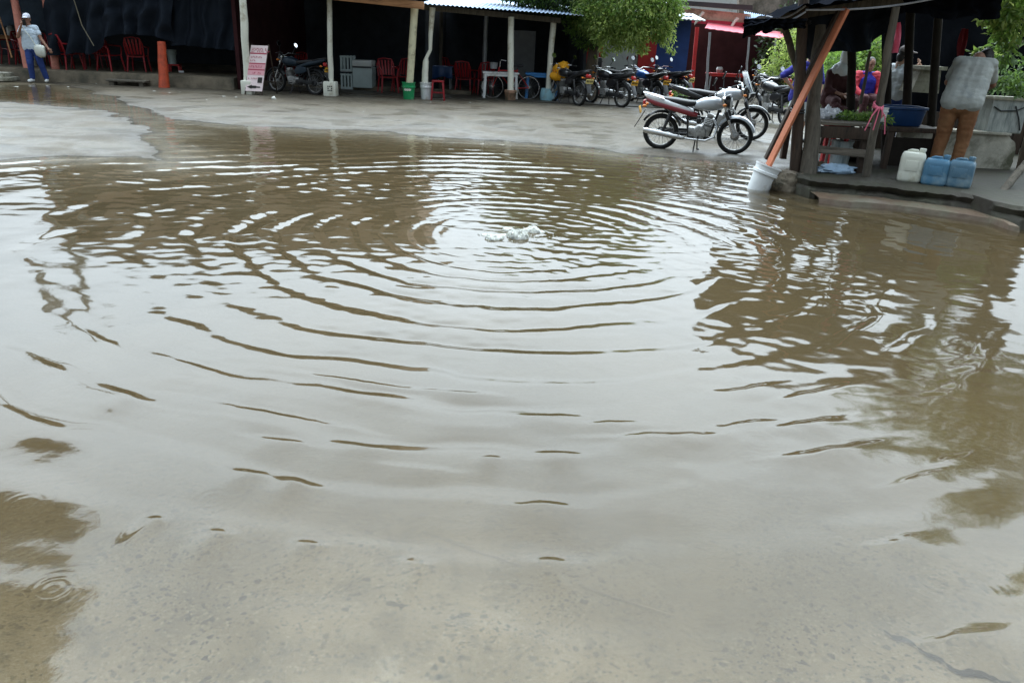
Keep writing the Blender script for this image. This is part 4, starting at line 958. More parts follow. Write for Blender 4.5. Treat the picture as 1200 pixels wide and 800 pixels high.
mb = MB(); mb.loft([(-.32,0,.9,.08,.03,.8),(-.24,0,.9,.09,.035,.8),(-.1,0,.89,.03,.025,.8),(-.04,0,.885,.015,.015,.8)], 12); mb.tube([(-.17,0,.76),(-.18,0,.88)], .013); mb.build('saddle', 'seat_vinyl', t)
mb = MB(); mb.torus((0,0,0), .08, .008, seg=24, ms=6); mb.v = [V(q)+V((-.02,.04,.3)) for q in mb.v]; mb.beam((-.02,.06,.3), (.1,.06,.18), .02, .012); mb.beam((-.02,-.06,.3), (-.14,-.06,.42), .02, .012); mb.build('crank', 'black_metal', t)
mb = MB(); mb.lathe([(.001,.0),(.09,.0),(.095,.012),(.115,.15),(.12,.16),(.112,.16),(.088,.015),(.001,.012)], (.5,0,.8), 16); mb.build('basket', 'steel_grey', t)
# motorcycles along the shelters
def mt(px, py, *a, **k): p = G(px, py); return (p.x, p.y, 0)
moto('dark motorcycle with yellow plate parked behind the signboard', mt(347,110), math.radians(158), 'moto_navy', lean=.06)
moto('motorcycle with a pale plate under the yellow bundle by the pale blue tub', mt(662,122), math.radians(122), 'moto_black', plate='plate_pale', lean=.05)
moto('black motorcycle with yellow plate right beside the tree trunk', mt(709,124), math.radians(128), 'moto_black', lean=.06)
moto('black motorcycle with a top case in front of the white wall', mt(727,117), math.radians(12), 'moto_black', case=True, lean=-.05)
moto('blue tanked motorcycle with yellow plate near the red column', mt(752,122), math.radians(118), 'moto_black', tank='moto_blue', lean=.05)
moto('low black motorcycle with pale plate in front of the blue wall', mt(778,117), math.radians(128), 'moto_black', plate='plate_pale', lean=.06)
p = W(656,83,22.3); mb = MB()
mb.ell((0,0,0), (.2,.16,.2), 24, 16); mb.ell((.1,-.02,.1), (.15,.13,.16), 20, 14); mb.ell((-.12,-.05,-.14), (.16,.12,.13), 20, 14); mb.ell((.03,-.1,-.05), (.14,.1,.2), 20, 14)
o = mb.build('rain_coat', 'yellow_cloth'); bake(o, [('REMESH', dict(mode='VOXEL', voxel_size=.012)), ('SMOOTH', dict(factor=.5, iterations=3))])
for v in o.data.vertices: n_ = fbm(v.co.x*5, v.co.y*5, v.co.z*3, 2); v.co += v.normal*.035*n_
o.location = p; tag(o, 'crumpled bright yellow rain coat bundled on a parked motorcycle', 'raincoat')
# woman
p = G(45,97); w_o = V((p.x, p.y, 0))
human('woman in pale shirt, blue trousers and white cap walking with one hand at her face', w_o, dict(
  head=(.0,-.02,1.53), neck=(.0,.0,1.39), chest=(.0,0,1.22), pelvis=(-.02,.02,.9), shL=(.17,.0,1.33), elL=(.28,-.02,1.07), wrL=(.44,-.08,.88), shR=(-.17,.0,1.33), elR=(-.25,-.12,1.1), wrR=(-.09,-.17,1.37), haR=(-.05,-.15,1.45),
  hipL=(.08,.02,.85), knL=(.13,.03,.47), anL=(.17,.12,.1), toeL=(.23,-.02,.04), hipR=(-.1,.02,.85), knR=(-.09,-.06,.47), anR=(-.13,.0,.1), toeR=(-.14,-.15,.04)), (.2,-1,-.12), 'skin', 'shirt_pale', 'denim', hair='hair', cap='cap_white', sleeve=.5, shoes='white_plastic', fat=1.05)
mb = MB(); mb.box((-.02,-.16,1.4), (.08,.012,.15), (.2,0,.3), bev=.004); o = mb.build('mobile_phone', 'black_plastic', org=(-.02,-.16,1.4)); o.location = w_o+V((.0,-.165,1.45)); tag(o, 'dark mobile phone held up to the walking woman\'s face', 'phone')
t = thing('handbag', 'white handbag hanging at the walking woman\'s hip', 'bag', w_o+V((.25,-.1,.8)))
mb = MB(); mb.loft([(-.13,0,.02,.04,.08,.8),(-.1,0,.0,.07,.13,.75),(.0,0,-.02,.085,.16,.75),(.1,0,-.02,.07,.14,.75),(.13,0,-.0,.04,.09,.8)], 16); mb.build('bag_body', 'bag_white', t)
mb = MB(); mb.tube([(-.06,-.04,.1),(-.16,-.07,.32),(-.3,-.07,.52),(-.38,.0,.56)], .011, 6); mb.build('strap', 'bag_white', t)
# ------------------------------------------------------------------ tall things behind the left shelters
t = thing('apartment_building', 'tan two storey building rising behind the tarp shelter', 'building', (-12, 31, 0))
mb = MB(); mb.box((-11.5, 33.5, 3.6), (15, 6, 7.2)); wl = wb(mb, 'wall', 'wall_tan', t)
for k in range(5):
    x = -17.5+3*k; mb = MB(); mb.box((x, 30.46, 5.3), (1.2, .1, 1.3)); wi = wb(mb, 'window', 'wood_dark', t); mb = MB(); mb.box((x, 30.4, 5.3), (1.04,.04,1.14)); wb(mb, 'pane', 'black_plastic', wi)
mb = MB(); mb.box((-11.5, 33.3, 7.3), (15.5, 6.8, .2)); wb(mb, 'roof', 'concrete_old', t)
t = thing('utility_pole', 'grey utility pole standing behind the blue grey tarp', 'pole', (-13.9, 22.9, 0))
post('shaft', (-13.9,22.9,0), (-13.9,22.9,8.6), .16, .11, 'concrete_old', t); mb = MB(); mb.beam((-14.7,22.9,8.1), (-13.1,22.9,8.1), .1, .1); wb(mb, 'crossarm', 'wood_dark', t)

# roof added out of view at left to block sky mirrored in near water
t = thing('added_canopy', 'sheet roof added out of view to block the sky mirrored in near water', 'canopy', (-5.8, 4.6, 0))
for y0, y1, x1_ in ((3.0,4.15,-3.45),(4.45,5.3,-3.75),(5.3,6.1,-3.95),(6.55,7.3,-4.55),(7.3,7.8,-5.0)): mb = MB(); zincroof(mb, -8.4, x1_, y0, 3.3+.09*(y0-3), y1, 3.3+.09*(y1-3), pitch=.12); wb(mb, 'roof_sheet', 'roof_dark', t)
mb = MB(); mb.beam((-8.2,3.0,3.2),(-8.2,7.8,3.65),.06,.08); wb(mb, 'rafter', 'wood_dark', t)
for x, y in ((-8.2,3.5),(-8.2,5.8),(-5.9,3.5)): mb = MB(); mb.tube([(x,y,-.1),(x,y,3.45)], .05, 10); wb(mb, 'post', 'steel_grey', t)
# ------------------------------------------------------------------ CENTRE: the tree and the painted shops behind
t = thing('tree', 'broad leafy tree shading the parked motorcycles', 'tree', G(691,120))
b0 = t.location.copy(); fk = b0+V((.15,.3,2.3))
mb = MB(); mb.tube([b0+V((0,0,-.1)), b0+V((.0,.02,.3)), b0+V((-.02,.08,.9)), b0+V((.04,.15,1.6)), fk, fk+V((.3,.1,1.3)), fk+V((.35,0,2.6))], [.24,.19,.16,.15,.15,.1,.04], 14, wob=.08)
cl = []
def C(px, py, Y, r): p = W(px, py, Y); cl.append((tuple(p), r)); return p
tips = [C(625,-12,23.6,(.7,.9,.6)), C(662,-5,23.4,(.8,.9,.7)), C(660,-45,23.6,(1.0,1.,.8)), C(700,15,22.4,(.7,.7,.6)), C(712,30,21.9,(.5,.5,.45)), C(738,38,21.8,(.5,.5,.45)), C(735,10,22,(.8,.8,.7)), C(768,22,22.2,(.6,.6,.55)), C(778,42,22.1,(.28,.28,.25)),
        C(782,0,22.6,(.55,.7,.6)), C(745,-35,22.6,(1.2,1.2,.9)), C(700,-55,23,(1.2,1.2,.7)), C(640,-55,23.6,(1.1,1.1,.6)), C(765,-48,22.8,(.9,.9,.6)), C(715,-60,23.2,(.9,.9,.6)), C(672,-62,23.3,(.8,.8,.5)), C(600,-25,23.9,(.7,.9,.6)), C(722,50,21.8,(.22,.22,.25)), C(747,50,21.9,(.22,.22,.25)), C(703,42,21.8,(.2,.2,.22)), C(690,40,23.0,(.5,.5,.4)), C(790,12,22.2,(.25,.3,.25)), C(672,30,22.6,(.3,.3,.25)), C(754,57,21.9,(.14,.15,.16)), C(708,58,21.7,(.13,.14,.17)), C(787,58,22.1,(.13,.13,.12))]
limbs(mb, fk, [tips[i] for i in (0,2,3,5,7,9,10,11,12,13,14,15)], .1); wb(mb, 'trunk', 'bark', t)
crown('crown', 'leaf_mid', t, [(c, r) for i, (c, r) in enumerate(cl) if i not in (4,5,8,17,18,19,23,24,25)], .1, 470, 3)
crown('crown', 'leaf_light', t, [cl[i] for i in (4,5,8,17,18,19,3,6,7,21,23,24,25)], .095, 520, 4, droop=.9)
crown('crown', 'leaf_dark', t, [cl[i] for i in (0,1,2,16,20,11)], .11, 380, 6)
# shop with white, red and blue front
YB = 26.6
t = thing('shop', 'shop front with white wall, red columns and deep blue wall', 'building', (3.2, YB, 0))
def wallpx(x0, x1, y_top, mat, name, Y=YB, th=.2, z0=0, parent=None):
    a = W(x0, 90, Y); b = W(x1, 90, Y); zt = W((x0+x1)/2, y_top, Y).z
    mb = MB(); mb.box(((a.x+b.x)/2, Y+th/2, (z0+zt)/2), (b.x-a.x, th, zt-z0)); return wb(mb, name, mat, parent or t)
wallpx(664, 682, 20, 'dark_wall', 'wall'); wallpx(704, 746, 20, 'wall_white', 'wall'); wallpx(766, 803, 18, 'wall_blue', 'wall')
for a, b_ in ((683,704),(746,766)): wallpx(a, b_, 16, 'red_paint', 'column', YB-.12, .4)
mb = MB(); a = W(655,13,YB-.8); b_ = W(827,25.3,YB-.8); P = []
n = 160
for i in range(n+1): q = a.lerp(b_, i/n)+V((0,0,.012*math.sin(i*1.3))); P.append([q, q+V((0,2.2,.25))])
mb.sheet(P, .03); wb(mb, 'roof', 'wall_white', t)
p = W(784,107,YB-1.0); table('red table with pale legs before the blue wall', (p.x, YB-1.0, 0), 0, 'red_paint', 'white_paint', (.85,.6), .72, .03)
# red awning shop
YR = 29.5
t = thing('shop', 'dark shop with a faded red awning under a stained cream parapet', 'building', (8, YR, 0))
wallpx(796, 960, 30, 'maroon_wall', 'wall', YR+2.6); 
a = W(796,24,YR+2.5); b_ = W(893,24,YR+2.5)
def wedge(x0, yt0, yb0, x1, yt1, yb1, Y, mat, name, th=.25, parent=None):
    q = [W(x0,yb0,Y), W(x1,yb1,Y), W(x1,yt1,Y), W(x0,yt0,Y)]; q2 = [v+V((0,th,0)) for v in q]
    mb = MB(); mb.add(q+q2, [(0,1,2,3),(7,6,5,4),(0,4,5,1),(1,5,6,2),(2,6,7,3),(3,7,4,0)]); return wb(mb, name, mat, parent or t)
wedge(772, 6, 22, 880, 17, 28, YR+1.5, 'wall_cream', 'parapet')
wedge(800, 21.2, 26, 886, 28, 34, YR+1.35, 'awning_red', 'valance', .1)
mb = MB(); a0, a1 = W(826,33,YR-.3), W(922,46,YR-.3); P = []
top0, top1 = W(830,25.5,YR+1.5), W(926,39,YR+1.5)
for i in range(41): P.append([a0.lerp(a1, i/40)+V((0,0,.008*math.sin(i*1.7))), a0.lerp(a1, i/40).lerp(top0.lerp(top1, i/40), .5)+V((0,0,-.02)), top0.lerp(top1, i/40)])
mb.sheet(P, -.02); wb(mb, 'awning', 'awning_pink', t)
wedge(784, 0, 4.5, 882, 6.5, 12.5, YR+1.1, 'roof_dark', 'roof_edge', .5)
for x, y in ((820,20),(860,27)):
    q = W(x, y, YR+1.25); mb = MB(); mb.loft([(q.x-.16,q.y,q.z-.24,.03,.05,.8),(q.x-.03,q.y-.02,q.z-.05,.06,.11,.8),(q.x+.06,q.y,q.z+.1,.05,.1,.8),(q.x+.16,q.y,q.z+.14,.02,.03,.8)], 10); wb(mb, 'ornament', 'white_paint', t)
for (bx, by), (tx, ty), mat, r in (((811,107),(817,32),'red_paint',.07), ((828,108),(832,38),'steel_grey',.045), ((873,110),(878,44),'steel_grey',.04), ((906,110),(909,46),'steel_grey',.04)):
    q = W(bx, by, YR-.3); q.z = 0; post('post', q, W(tx, ty, YR-.3), r, r, mat, t)
p = W(848,107,YR); table('red topped table under the faded red awning', (p.x, YR, 0), 0, 'red_paint', 'steel_grey', (1.35,.7), .75, .025)
mb = MB(); mb.lathe([(.001,0),(.09,0),(.13,.12),(.1,.2),(.001,.2)], (0,0,0), 14); o = mb.build('pot', 'alloy'); o.location = (p.x-.25, YR, .75); tag(o, 'small metal pot on the red topped table', 'pot')
# old stained building beyond and its corrugated lean-to
t = thing('old_building', 'weathered grey building with a stained high wall beyond the red awning', 'building', (13, 33, 0))
wedge(866, -30, 60, 1010, -20, 70, 33.5, 'wall_stain', 'wall', .3)
mb = MB(); a, b_ = W(872,14,31.3), W(905,20,31.3); P = []
for i in range(61): q = a.lerp(b_, i/60)+V((0,0,.02*math.sin(i*1.5))); P.append([q+V((-.1,-.8,-.45)), q])
mb.sheet(P, .006); wb(mb, 'lean_to_roof', 'zinc', t)
t = thing('pale_building', 'pale building glimpsed above the dark roof edge', 'building', (10, 38, 0))
wedge(800, -14, 20, 878, -8, 24, 38, 'wall_white', 'wall', 2)
# weeds by the motorcycles
for k, (px, py, l) in enumerate(((797,121,'low green weeds at the foot of the blue wall'),(893,112,'dark green shrub behind the right hand motorcycle'))):
    p = G(px, py); t = thing('shrub', l, 'shrub', p); crown('foliage', 'leaf_dark' if k else 'leaf_mid', t, [(tuple(p+V((0,0,.2))), (.6,.3,.25))], .09, 260, 20+k)
# bushes and bank behind the stall
for px, py, Y, r, l, mt_, sd in ((927,62,26,(.62,.6,.75),'bright green bush behind the dark post','leaf_light',31), (1000,78,24,(.9,.7,1.1),'green bush seen left of the seated man in red','leaf_mid',32), (1032,80,24,(.7,.7,1.0),'yellowish bush behind the seated man in red','leaf_light',33), (968,92,22,(.8,.5,.7),'low bush behind the orange board','leaf_mid',34)):
    p = W(px, py, Y); b_ = V((p.x, p.y, 0)); t = thing('bush', l, 'bush', b_)
    mb = MB()
    for k in range(4): mb.tube([b_+V((.1*k-.15,0,-.05)), b_.lerp(p,.5)+V((.15*k-.2,0,0)), p+V((.3*k-.45,0,.3))], [.05,.035,.01], 7)
    wb(mb, 'stem', 'bark', t); crown('foliage', mt_, t, [(tuple(p), r), (tuple(p+V((-.4,0,-.6))), (r[0]*.8, r[1], .6)), (tuple(p+V((.4,.1,.5))), (r[0]*.6, r[1], .5))], .13, 200, sd)
# ------------------------------------------------------------------ the motorcycles standing at the water's edge
pr, pf = G(772,174.5), G(858,181); c = (pr+pf)/2; rz = math.atan2(pf.y-pr.y, pf.x-pr.x)
moto('white and red motorcycle with long silver exhaust nearest the water', (c.x, c.y, 0), rz, 'moto_white', 'moto_red', scale=(pf-pr).length/1.24, tank='silver_paint', tstripe=False, steer=-.22, lean=.04, fender='silver_paint')
pf2 = G(877,164.5); rz2 = math.radians(-12); moto('black and silver motorcycle with a small windscreen behind the white one', (pf2.x-.6*math.cos(rz2), pf2.y-.6*math.sin(rz2), 0), rz2, 'moto_black', screen=True, tank='silver_paint', steer=-.1, lean=.05, fender='moto_black')
p = G(899,144); moto('dark motorcycle with bright yellow plate beside the man in navy', (p.x, p.y, 0), math.radians(112), 'moto_black', lean=.05)
p = G(893,122); moto('distant dark motorcycle with round mirrors near the green bush', (p.x, p.y, 0), math.radians(120), 'moto_black', lean=.05)
# litter
for k, (px, py) in enumerate(((321,117),(277,115),(262,114),(242,118),(80,103),(113,99),(181,108),(199,110),(211,109),(505,121),(352,129),(716,128),(426,132),(19,103),(745,118),(551,121),(622,123))):
    p = G(px, py); s_ = (.06 if k == 0 else rnd.uniform(.015,.04)); mb = MB(); mb.ell((0,0,0), (s_*rnd.uniform(.8,1.5), s_, s_*(.9 if k == 0 else .2)), 8, 6)
    for i, v in enumerate(mb.v): mb.v[i] = tuple(V(v)*(1+.5*fbm(v[0]*40, v[1]*40, k)))
    o = mb.build('paper_scrap', 'litter'); o.location = p+V((0,0,.02)); tag(o, 'round white scrap of litter lying in front of the signboard' if k == 0 else 'small pale scrap of litter lying on the wet concrete', 'litter', 'scraps of litter on the ground')
# ------------------------------------------------------------------ RIGHT: the stall
# raised, broken concrete platform
edge = [(934,204),(950,208),(975,211),(1005,213),(1030,215),(1062,219),(1090,222),(1120,226),(1142,229),(1165,236),(1200,243),(1290,256)]
top = .22; E_ = []
for i in range(len(edge)-1):
    a, b_ = G(*edge[i], top), G(*edge[i+1], top)
    for k in range(8): E_.append(a.lerp(b_, k/8))
mb = MB(); R = [[] for _ in range(6)]
for i, q in enumerate(E_):
    n1 = fbm(q.x*2.2, 1.)*.05; n2 = fbm(q.x*6, 4.)*.035; n3 = fbm(q.x*4, 8.)*.05
    R[0].append(q+V((0,-.1+n3,-.4))); R[1].append(q+V((0,-.02+n3,-.13+n2))); R[2].append(q+V((0,.05+n2,-.1+n1*.5))); R[3].append(q+V((0,-.01+n1,-.035+n2*.4))); R[4].append(q+V((0,.05+n1,n2*.15))); R[5].append(V((max(q.x*14.5/q.y, 5.75), 14.5, top)))
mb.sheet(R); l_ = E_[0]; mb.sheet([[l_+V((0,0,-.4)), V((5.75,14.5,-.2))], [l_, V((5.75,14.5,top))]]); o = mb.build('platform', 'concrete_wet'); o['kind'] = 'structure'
mb = MB(); R = [[] for _ in range(4)]
for i, q in enumerate(E_[8:76]):
    n1 = fbm(q.x*1.6, 21.)*.1; R[0].append(q+V((0,-.42+n1,-.3))); R[1].append(q+V((0,-.36+n1,-.17))); R[2].append(q+V((0,-.25+n1*.4,-.155+.02*fbm(q.x*5,3)))); R[3].append(q+V((0,.05,-.15)))
mb.sheet(R); o = mb.build('lower_step', 'brick_mud'); o['kind'] = 'structure'
for k in range(26):
    px = 960+rnd.random()*235; p = G(px, np.interp(px, [e[0] for e in edge], [e[1] for e in edge])+rnd.uniform(4,16), .06)
    mb = MB(); s_ = rnd.uniform(.02,.07); mb.ell((0,0,0), (s_*1.3,s_,s_*.7), 9, 7)
    mb.v = [tuple(V(v)*(1+.6*fbm(v[0]*25, v[1]*25, v[2]*25+k))) for v in mb.v]; o = mb.build('broken_stone', 'stone' if k % 3 else 'brick_mud'); o.location = p; tag(o, 'broken lump of rubble lying under the platform edge', 'rubble', 'rubble under the platform edge')
# rock at the foot of the posts
mb = MB(); mb.ell((0,0,.08), (.27,.25,.24), 40, 26)
for i, v in enumerate(mb.v):
    v = V(v); f_ = 1+.22*fbm(v.x*5, v.y*5, v.z*5); v = V((v.x*f_, v.y*f_, min(v.z*f_, .235+.02*fbm(v.x*9, v.y*9)))); mb.v[i] = tuple(v)
o = mb.build('boulder', 'stone', None, smooth=True); o.location = G(926,224)+V((0,.15,-.02)); tag(o, 'rough brown lump of broken concrete at the foot of the dark posts', 'rock')
# white bucket with the orange board
pb = G(892,222); ax_ = V((-.28,0,1)).normalized()
o = bucket('bucket', 'tilted white bucket of cement at the foot of the orange board', pb+V((-.04,.05,-.06)), 'white_plastic', .155, .36, (0,.3,0))
mb = MB(); mb.beam(W(896,203,9.75), W(992,10,9.35), .03, .175, up=(0,1,0)); o = mb.build('board', 'board_orange', org=W(896,203,9.75)); tag(o, 'orange timber board slanting up from the white bucket', 'board')
mb = MB(); mb.beam(W(897,186,9.9), W(983,12,9.6), .03, .09, up=(0,1,0)); o = mb.build('board', 'wood_dark', org=W(897,186,9.9)); tag(o, 'thin dark batten slanting behind the orange board', 'board')
t = thing('wooden_post', 'tall straight dark brown post standing on the broken lump', 'post', W(931,206,9.72))
post('shaft', W(931,210,9.72), W(944,-30,9.7), .072, .058, 'wood_dark', t, n=12, bend=.03)
mb = MB()
for py in (24,27,128,131): q = W(930+(206-py)/206*13, py, 9.71); mb = MB(); mb.torus(q, .078, .01, (0.1,.05,0), 20, 6); wb(mb, 'lashing', 'black_plastic', t)
t = thing('wooden_post', 'thick weathered post leaning against the tall dark post', 'post', W(946,207,9.6))
post('shaft', W(946,212,9.6), W(962,30,9.85), .105, .06, 'wood_grey', t, n=12, bend=.04)
t = thing('wooden_post', 'short grey strut propping the ragged canopy edge', 'post', W(938,92,10.3))
post('shaft', W(939,100,10.3), W(917,22,10.2), .045, .04, 'wood_grey', t, n=6)
t = thing('wooden_post', 'slim grey pole at the stall front tied with a pink ribbon', 'post', W(1016,200,9.5))
q0 = W(1016,203,9.5); q0.z = .2; post('shaft', q0, W(1050,8,9.35), .05, .042, 'wood_grey', t, n=12, bend=.04)
mb = MB(); k0 = W(1029,125,9.4)
for k in range(3): mb.torus(k0+V((0,0,.02*k-.02)), .055, .012, (.3*k,.2,0), 18, 6)
for dx, dz in ((-.16,-.27),(-.04,-.26),(.14,-.3),(.05,-.12),(-.1,-.1)): mb.tube([k0+V((0,-.05,0)), k0+V((dx*.5,-.08,dz*.35)), k0+V((dx*.8,-.07,dz))], .007, 6)
o = mb.build('ribbon', 'pink_cloth', org=k0); tag(o, 'pink plastic ribbon knotted round the slim grey pole', 'ribbon')
t = thing('wooden_post', 'grey pole leaning out of the water at the right edge', 'post', G(1152,248))
post('shaft', G(1152,249)+V((0,0,-.06)), W(1222,168,9.6), .048, .042, 'wood_grey', t, n=8, bend=.02)
# canopy of black plastic
P = []; fr = [(872,31),(885,27),(900,24),(915,19),(928,14),(946,8),(975,3),(1010,-3),(1050,-8),(1090,-10),(1135,-10),(1180,-20),(1240,-25)]
fx = [f[0] for f in fr]; fy = [f[1] for f in fr]
for i in range(81):
    px = 872+(1240-872)*i/80; q = W(px, np.interp(px, fx, fy), 9.2); row = []
    for j in range(13):
        v = j/12; row.append(V((q.x*(1+.5*v*max(0, 1-i/45)), 9.2+4.6*v, q.z+.12*math.sin(pi*v)-.06*v+.06*fbm(px*.02, v*4, 3))))
    P.append(row)
can = tarp('black plastic canopy sheet roofing the stall', P, 'black_tarp', th=.008, name='canopy', group=None)
can.data.update()
# ragged hanging skirts of the canopy
hang('ragged torn end of black plastic hanging left of the tall dark post', (872, 945), 22, [(872,30),(876,36),(880,31),(884,38),(892,36),(898,40),(905,36),(912,33),(920,36),(930,33),(945,34)], 9.3, 'black_tarp', 6, .05, grp='black skirts of the stall canopy', seed=21, nx=70)
hang('black skirt hanging behind the orange board over the stall table', (944, 1052), -8, [(944,70),(952,66),(965,62),(985,60),(1005,62),(1018,57),(1030,46),(1040,36),(1052,28)], 10.1, 'navy_tarp', 4, .07, grp='black skirts of the stall canopy', seed=23, nx=80)
hang('short black skirt along the canopy edge above the man in grey', (1046, 1175), -14, [(1046,20),(1060,14),(1090,18),(1110,25),(1135,19),(1150,24),(1175,22)], 9.6, 'black_tarp', 5, .06, grp='black skirts of the stall canopy', seed=27, nx=80)
hang('dark sheet added to darken the back of the stall behind the man in grey', (1034, 1270), -5, [(1034,150),(1062,160),(1090,165),(1105,170),(1150,172),(1270,185)], 13.6, 'black_tarp', 6, .06, grp='black skirts of the stall canopy', seed=29, nx=60)  # dark sheet added so that the open stall back looks dark
mb = MB(); mb.beam(W(878,27,9.9), W(1062,-2,9.6), .05, .09); o = mb.build('roof_pole', 'wood_grey', org=W(878,27,9.9)); tag(o, 'grey rafter carrying the front of the stall canopy', 'rafter')
for a, b_, l, y_ in (((944,12),(1150,-14),'pale cable sagging from the tall dark post to the right',9.35), ((944,14),(895,23),'pale cable running from the tall dark post to the left',9.35), ((898,19),(944,7),'thin grey cable above the ragged canopy end',9.5)):
    p0, p1 = W(*a, y_), W(*b_, y_); mb = MB(); mb.tube([p0.lerp(p1, k/12)+V((0,0,-.07*math.sin(pi*k/12))) for k in range(13)], .011, 6); o = mb.build('cable', 'cable', org=p0); tag(o, l, 'cable')
# posts at the back of the stall
for a, b_, l, mt_, r, y_ in (((997,178),(999,-8),'dark rear post left of the seated man in red','wood_black',.06,11.2), ((1040,175),(1043,-8),'dark rear post right of the seated man in red','wood_black',.06,11.2), ((1008,122),(1020,60),'thin grey stick slanting in front of the seated man in red','wood_grey',.022,10.9), ((1060,180),(1068,-12),'dark rear post beside the pale cabinet','wood_black',.065,11.6),((1099,140),(1102,-12),'dark rear post behind the man in grey','wood_black',.065,11.9)):
    q = W(*a, y_); q.z = max(q.z, .22) if y_ == 10.9 else .22; q.z = W(*a, y_).z if y_ == 10.9 else .22
    t = thing('wooden_post', l, 'post', q); post('shaft', q, W(*b_, y_), r, r*.85, mt_, t)
# stall table
t = thing('stall_table', 'rough plank stall table carrying bags and green herbs', 'table', W(990,190,10.4))
tz = .80; xa, xb = W(952,125,9.75).x, W(1033,125,9.75).x
for k in range(6): mb = MB(); mb.box(((xa+xb)/2+.02*k+.01*fbm(k,3), 9.8+.2*k, tz+.006*fbm(k*3,1)), (xb-xa+.06*fbm(k,9), .185, .035), (0,0,.01*fbm(k,5)), bev=.006); wb(mb, 'plank', 'wood_greyx', t)
mb = MB(); mb.box(((xa+xb)/2, 9.72, tz-.1), (xb-xa, .04, .14), bev=.008); wb(mb, 'apron', 'wood_dark', t)
for x, y_ in ((xa+.08,9.8),(xb-.1,9.8),(xa+.1,10.8),(xb-.1,10.8),((xa+xb)/2,10.8)): mb = MB(); mb.beam((x,y_,.22),(x,y_,tz-.02), .075,.075); wb(mb, 'leg', 'wood_dark', t)
mb = MB(); mb.beam((xa-.02,9.72,.5),(xb-.05,9.72,.46), .05,.09); wb(mb, 'crossbar', 'wood_greyx', t)
# goods on it
cp = W(1008,116,10.2); rs = np.random.RandomState(3)
t = thing('herb_pile', 'heap of green herbs spread on the stall table', 'herbs', (cp.x+.05, 10.15, tz+.02))
crown('leaves', 'leaf_mid', t, [((cp.x+.05+.1*k-.25, 10.12+.1*rs.rand(), tz+.05), (.16,.22,.05)) for k in range(6)], .06, 900, 44, droop=.1)
for k, (px, py, s_, m_, l) in enumerate(((963,110,.075,'bag_plastic','crumpled white plastic bag at the left of the stall table'), (974,108,.08,'bag_plastic','larger crumpled white plastic bag on the stall table'), (970,115,.07,'tub_blue','dark blue crumpled bag below the white bags'), (984,113,.07,'bag_plastic','half open white plastic bag nearest the herbs'), (985,106,.09,'trousers_dark','maroon cloth bundle behind the white plastic bags'))):
    p = W(px, py, 10.1+.08*k); p.z = tz+s_*.75+.02; mb = MB(); mb.ell((0,0,0), (s_*1.2,s_,s_), 26, 18)
    mb.v = [tuple(V(v)*(1+.5*fbm(v[0]*16+k, v[1]*16, v[2]*16))) for v in mb.v]; o = mb.build('plastic_bag', m_); o.location = p; tag(o, l, 'bag')
o = bucket('cup', 'pale plastic tub standing beside the big blue basin', W(1036,118,10.1), 'white_plastic', .075, .17, cat='tub'); o.location.z = tz+.02
# under the table
p = W(968,188,10.2); p.z = .22; stool('tall red stool under the stall table', p, .2, 'red_paint', .56)
p = W(983,189,10.0); p.z = .22; o = bucket('container', 'off white drum under the stall table', p, 'styro', .13, .36, cat='drum')
mb = MB(); mb.ell((0,0,0), (.24,.17,.07), 26, 16); mb.v = [tuple(V(v)*(1+.35*fbm(v[0]*9, v[1]*9, v[2]*20))) for v in mb.v]; o = mb.build('sack', 'sack_blue'); p = W(978,199,9.75); p.z = .25; o.location = p; tag(o, 'pale blue plastic sack lying on the platform under the table', 'sack')
mb = MB(); mb.ell((0,0,0), (.11,.08,.07), 18, 12); mb.v = [tuple(V(v)*(1+.4*fbm(v[0]*12, v[1]*12, v[2]*12))) for v in mb.v]; o = mb.build('sack', 'brick_mud'); p = W(962,194,9.8); p.z = .27; o.location = p; tag(o, 'small reddish brown bundle beside the pale blue sack', 'sack')
# blue basin on a dark stand
p = W(1060,126,10.6)
t = thing('stand', 'dark wooden stand holding the big blue basin', 'stand', (p.x+.05, 10.6, .22))
mb = MB(); mb.box((0,0,.5), (.7,.7,.06), bev=.01); mb.build('tabletop', 'wood_dark', t)
for sx in (-1,1):
    for sy in (-1,1): mb = MB(); mb.beam((.3*sx,.3*sy,0), (.3*sx,.3*sy,.48), .07,.07); mb.build('leg', 'wood_dark', t)
mb = MB(); mb.box((0,-.3,.22), (.54,.03,.36)); mb.build('panel', 'wood_black', t)
mb = MB()
def rr(hx, hy, z): return [(hx*math.copysign(abs(math.cos(a))**.45, math.cos(a)), hy*math.copysign(abs(math.sin(a))**.45, math.sin(a)), z) for a in [2*pi*k/32 for k in range(32)]]
rings = [rr(.235,.2,0), rr(.245,.21,.02), rr(.265,.25,.2), rr(.285,.27,.21), rr(.285,.27,.235), rr(.25,.24,.235), rr(.235,.2,.03), rr(.02,.02,.03)]
mb.add([q for r in rings for q in r], [(i*32+k, i*32+(k+1)%32, (i+1)*32+(k+1)%32, (i+1)*32+k) for i in range(7) for k in range(32)]+[tuple(range(32))[::-1]])
o = mb.build('basin', 'tub_blue'); o.location = (W(1058,118,10.6).x, 10.6, .755); tag(o, 'big blue plastic basin beside the slim grey pole', 'basin')
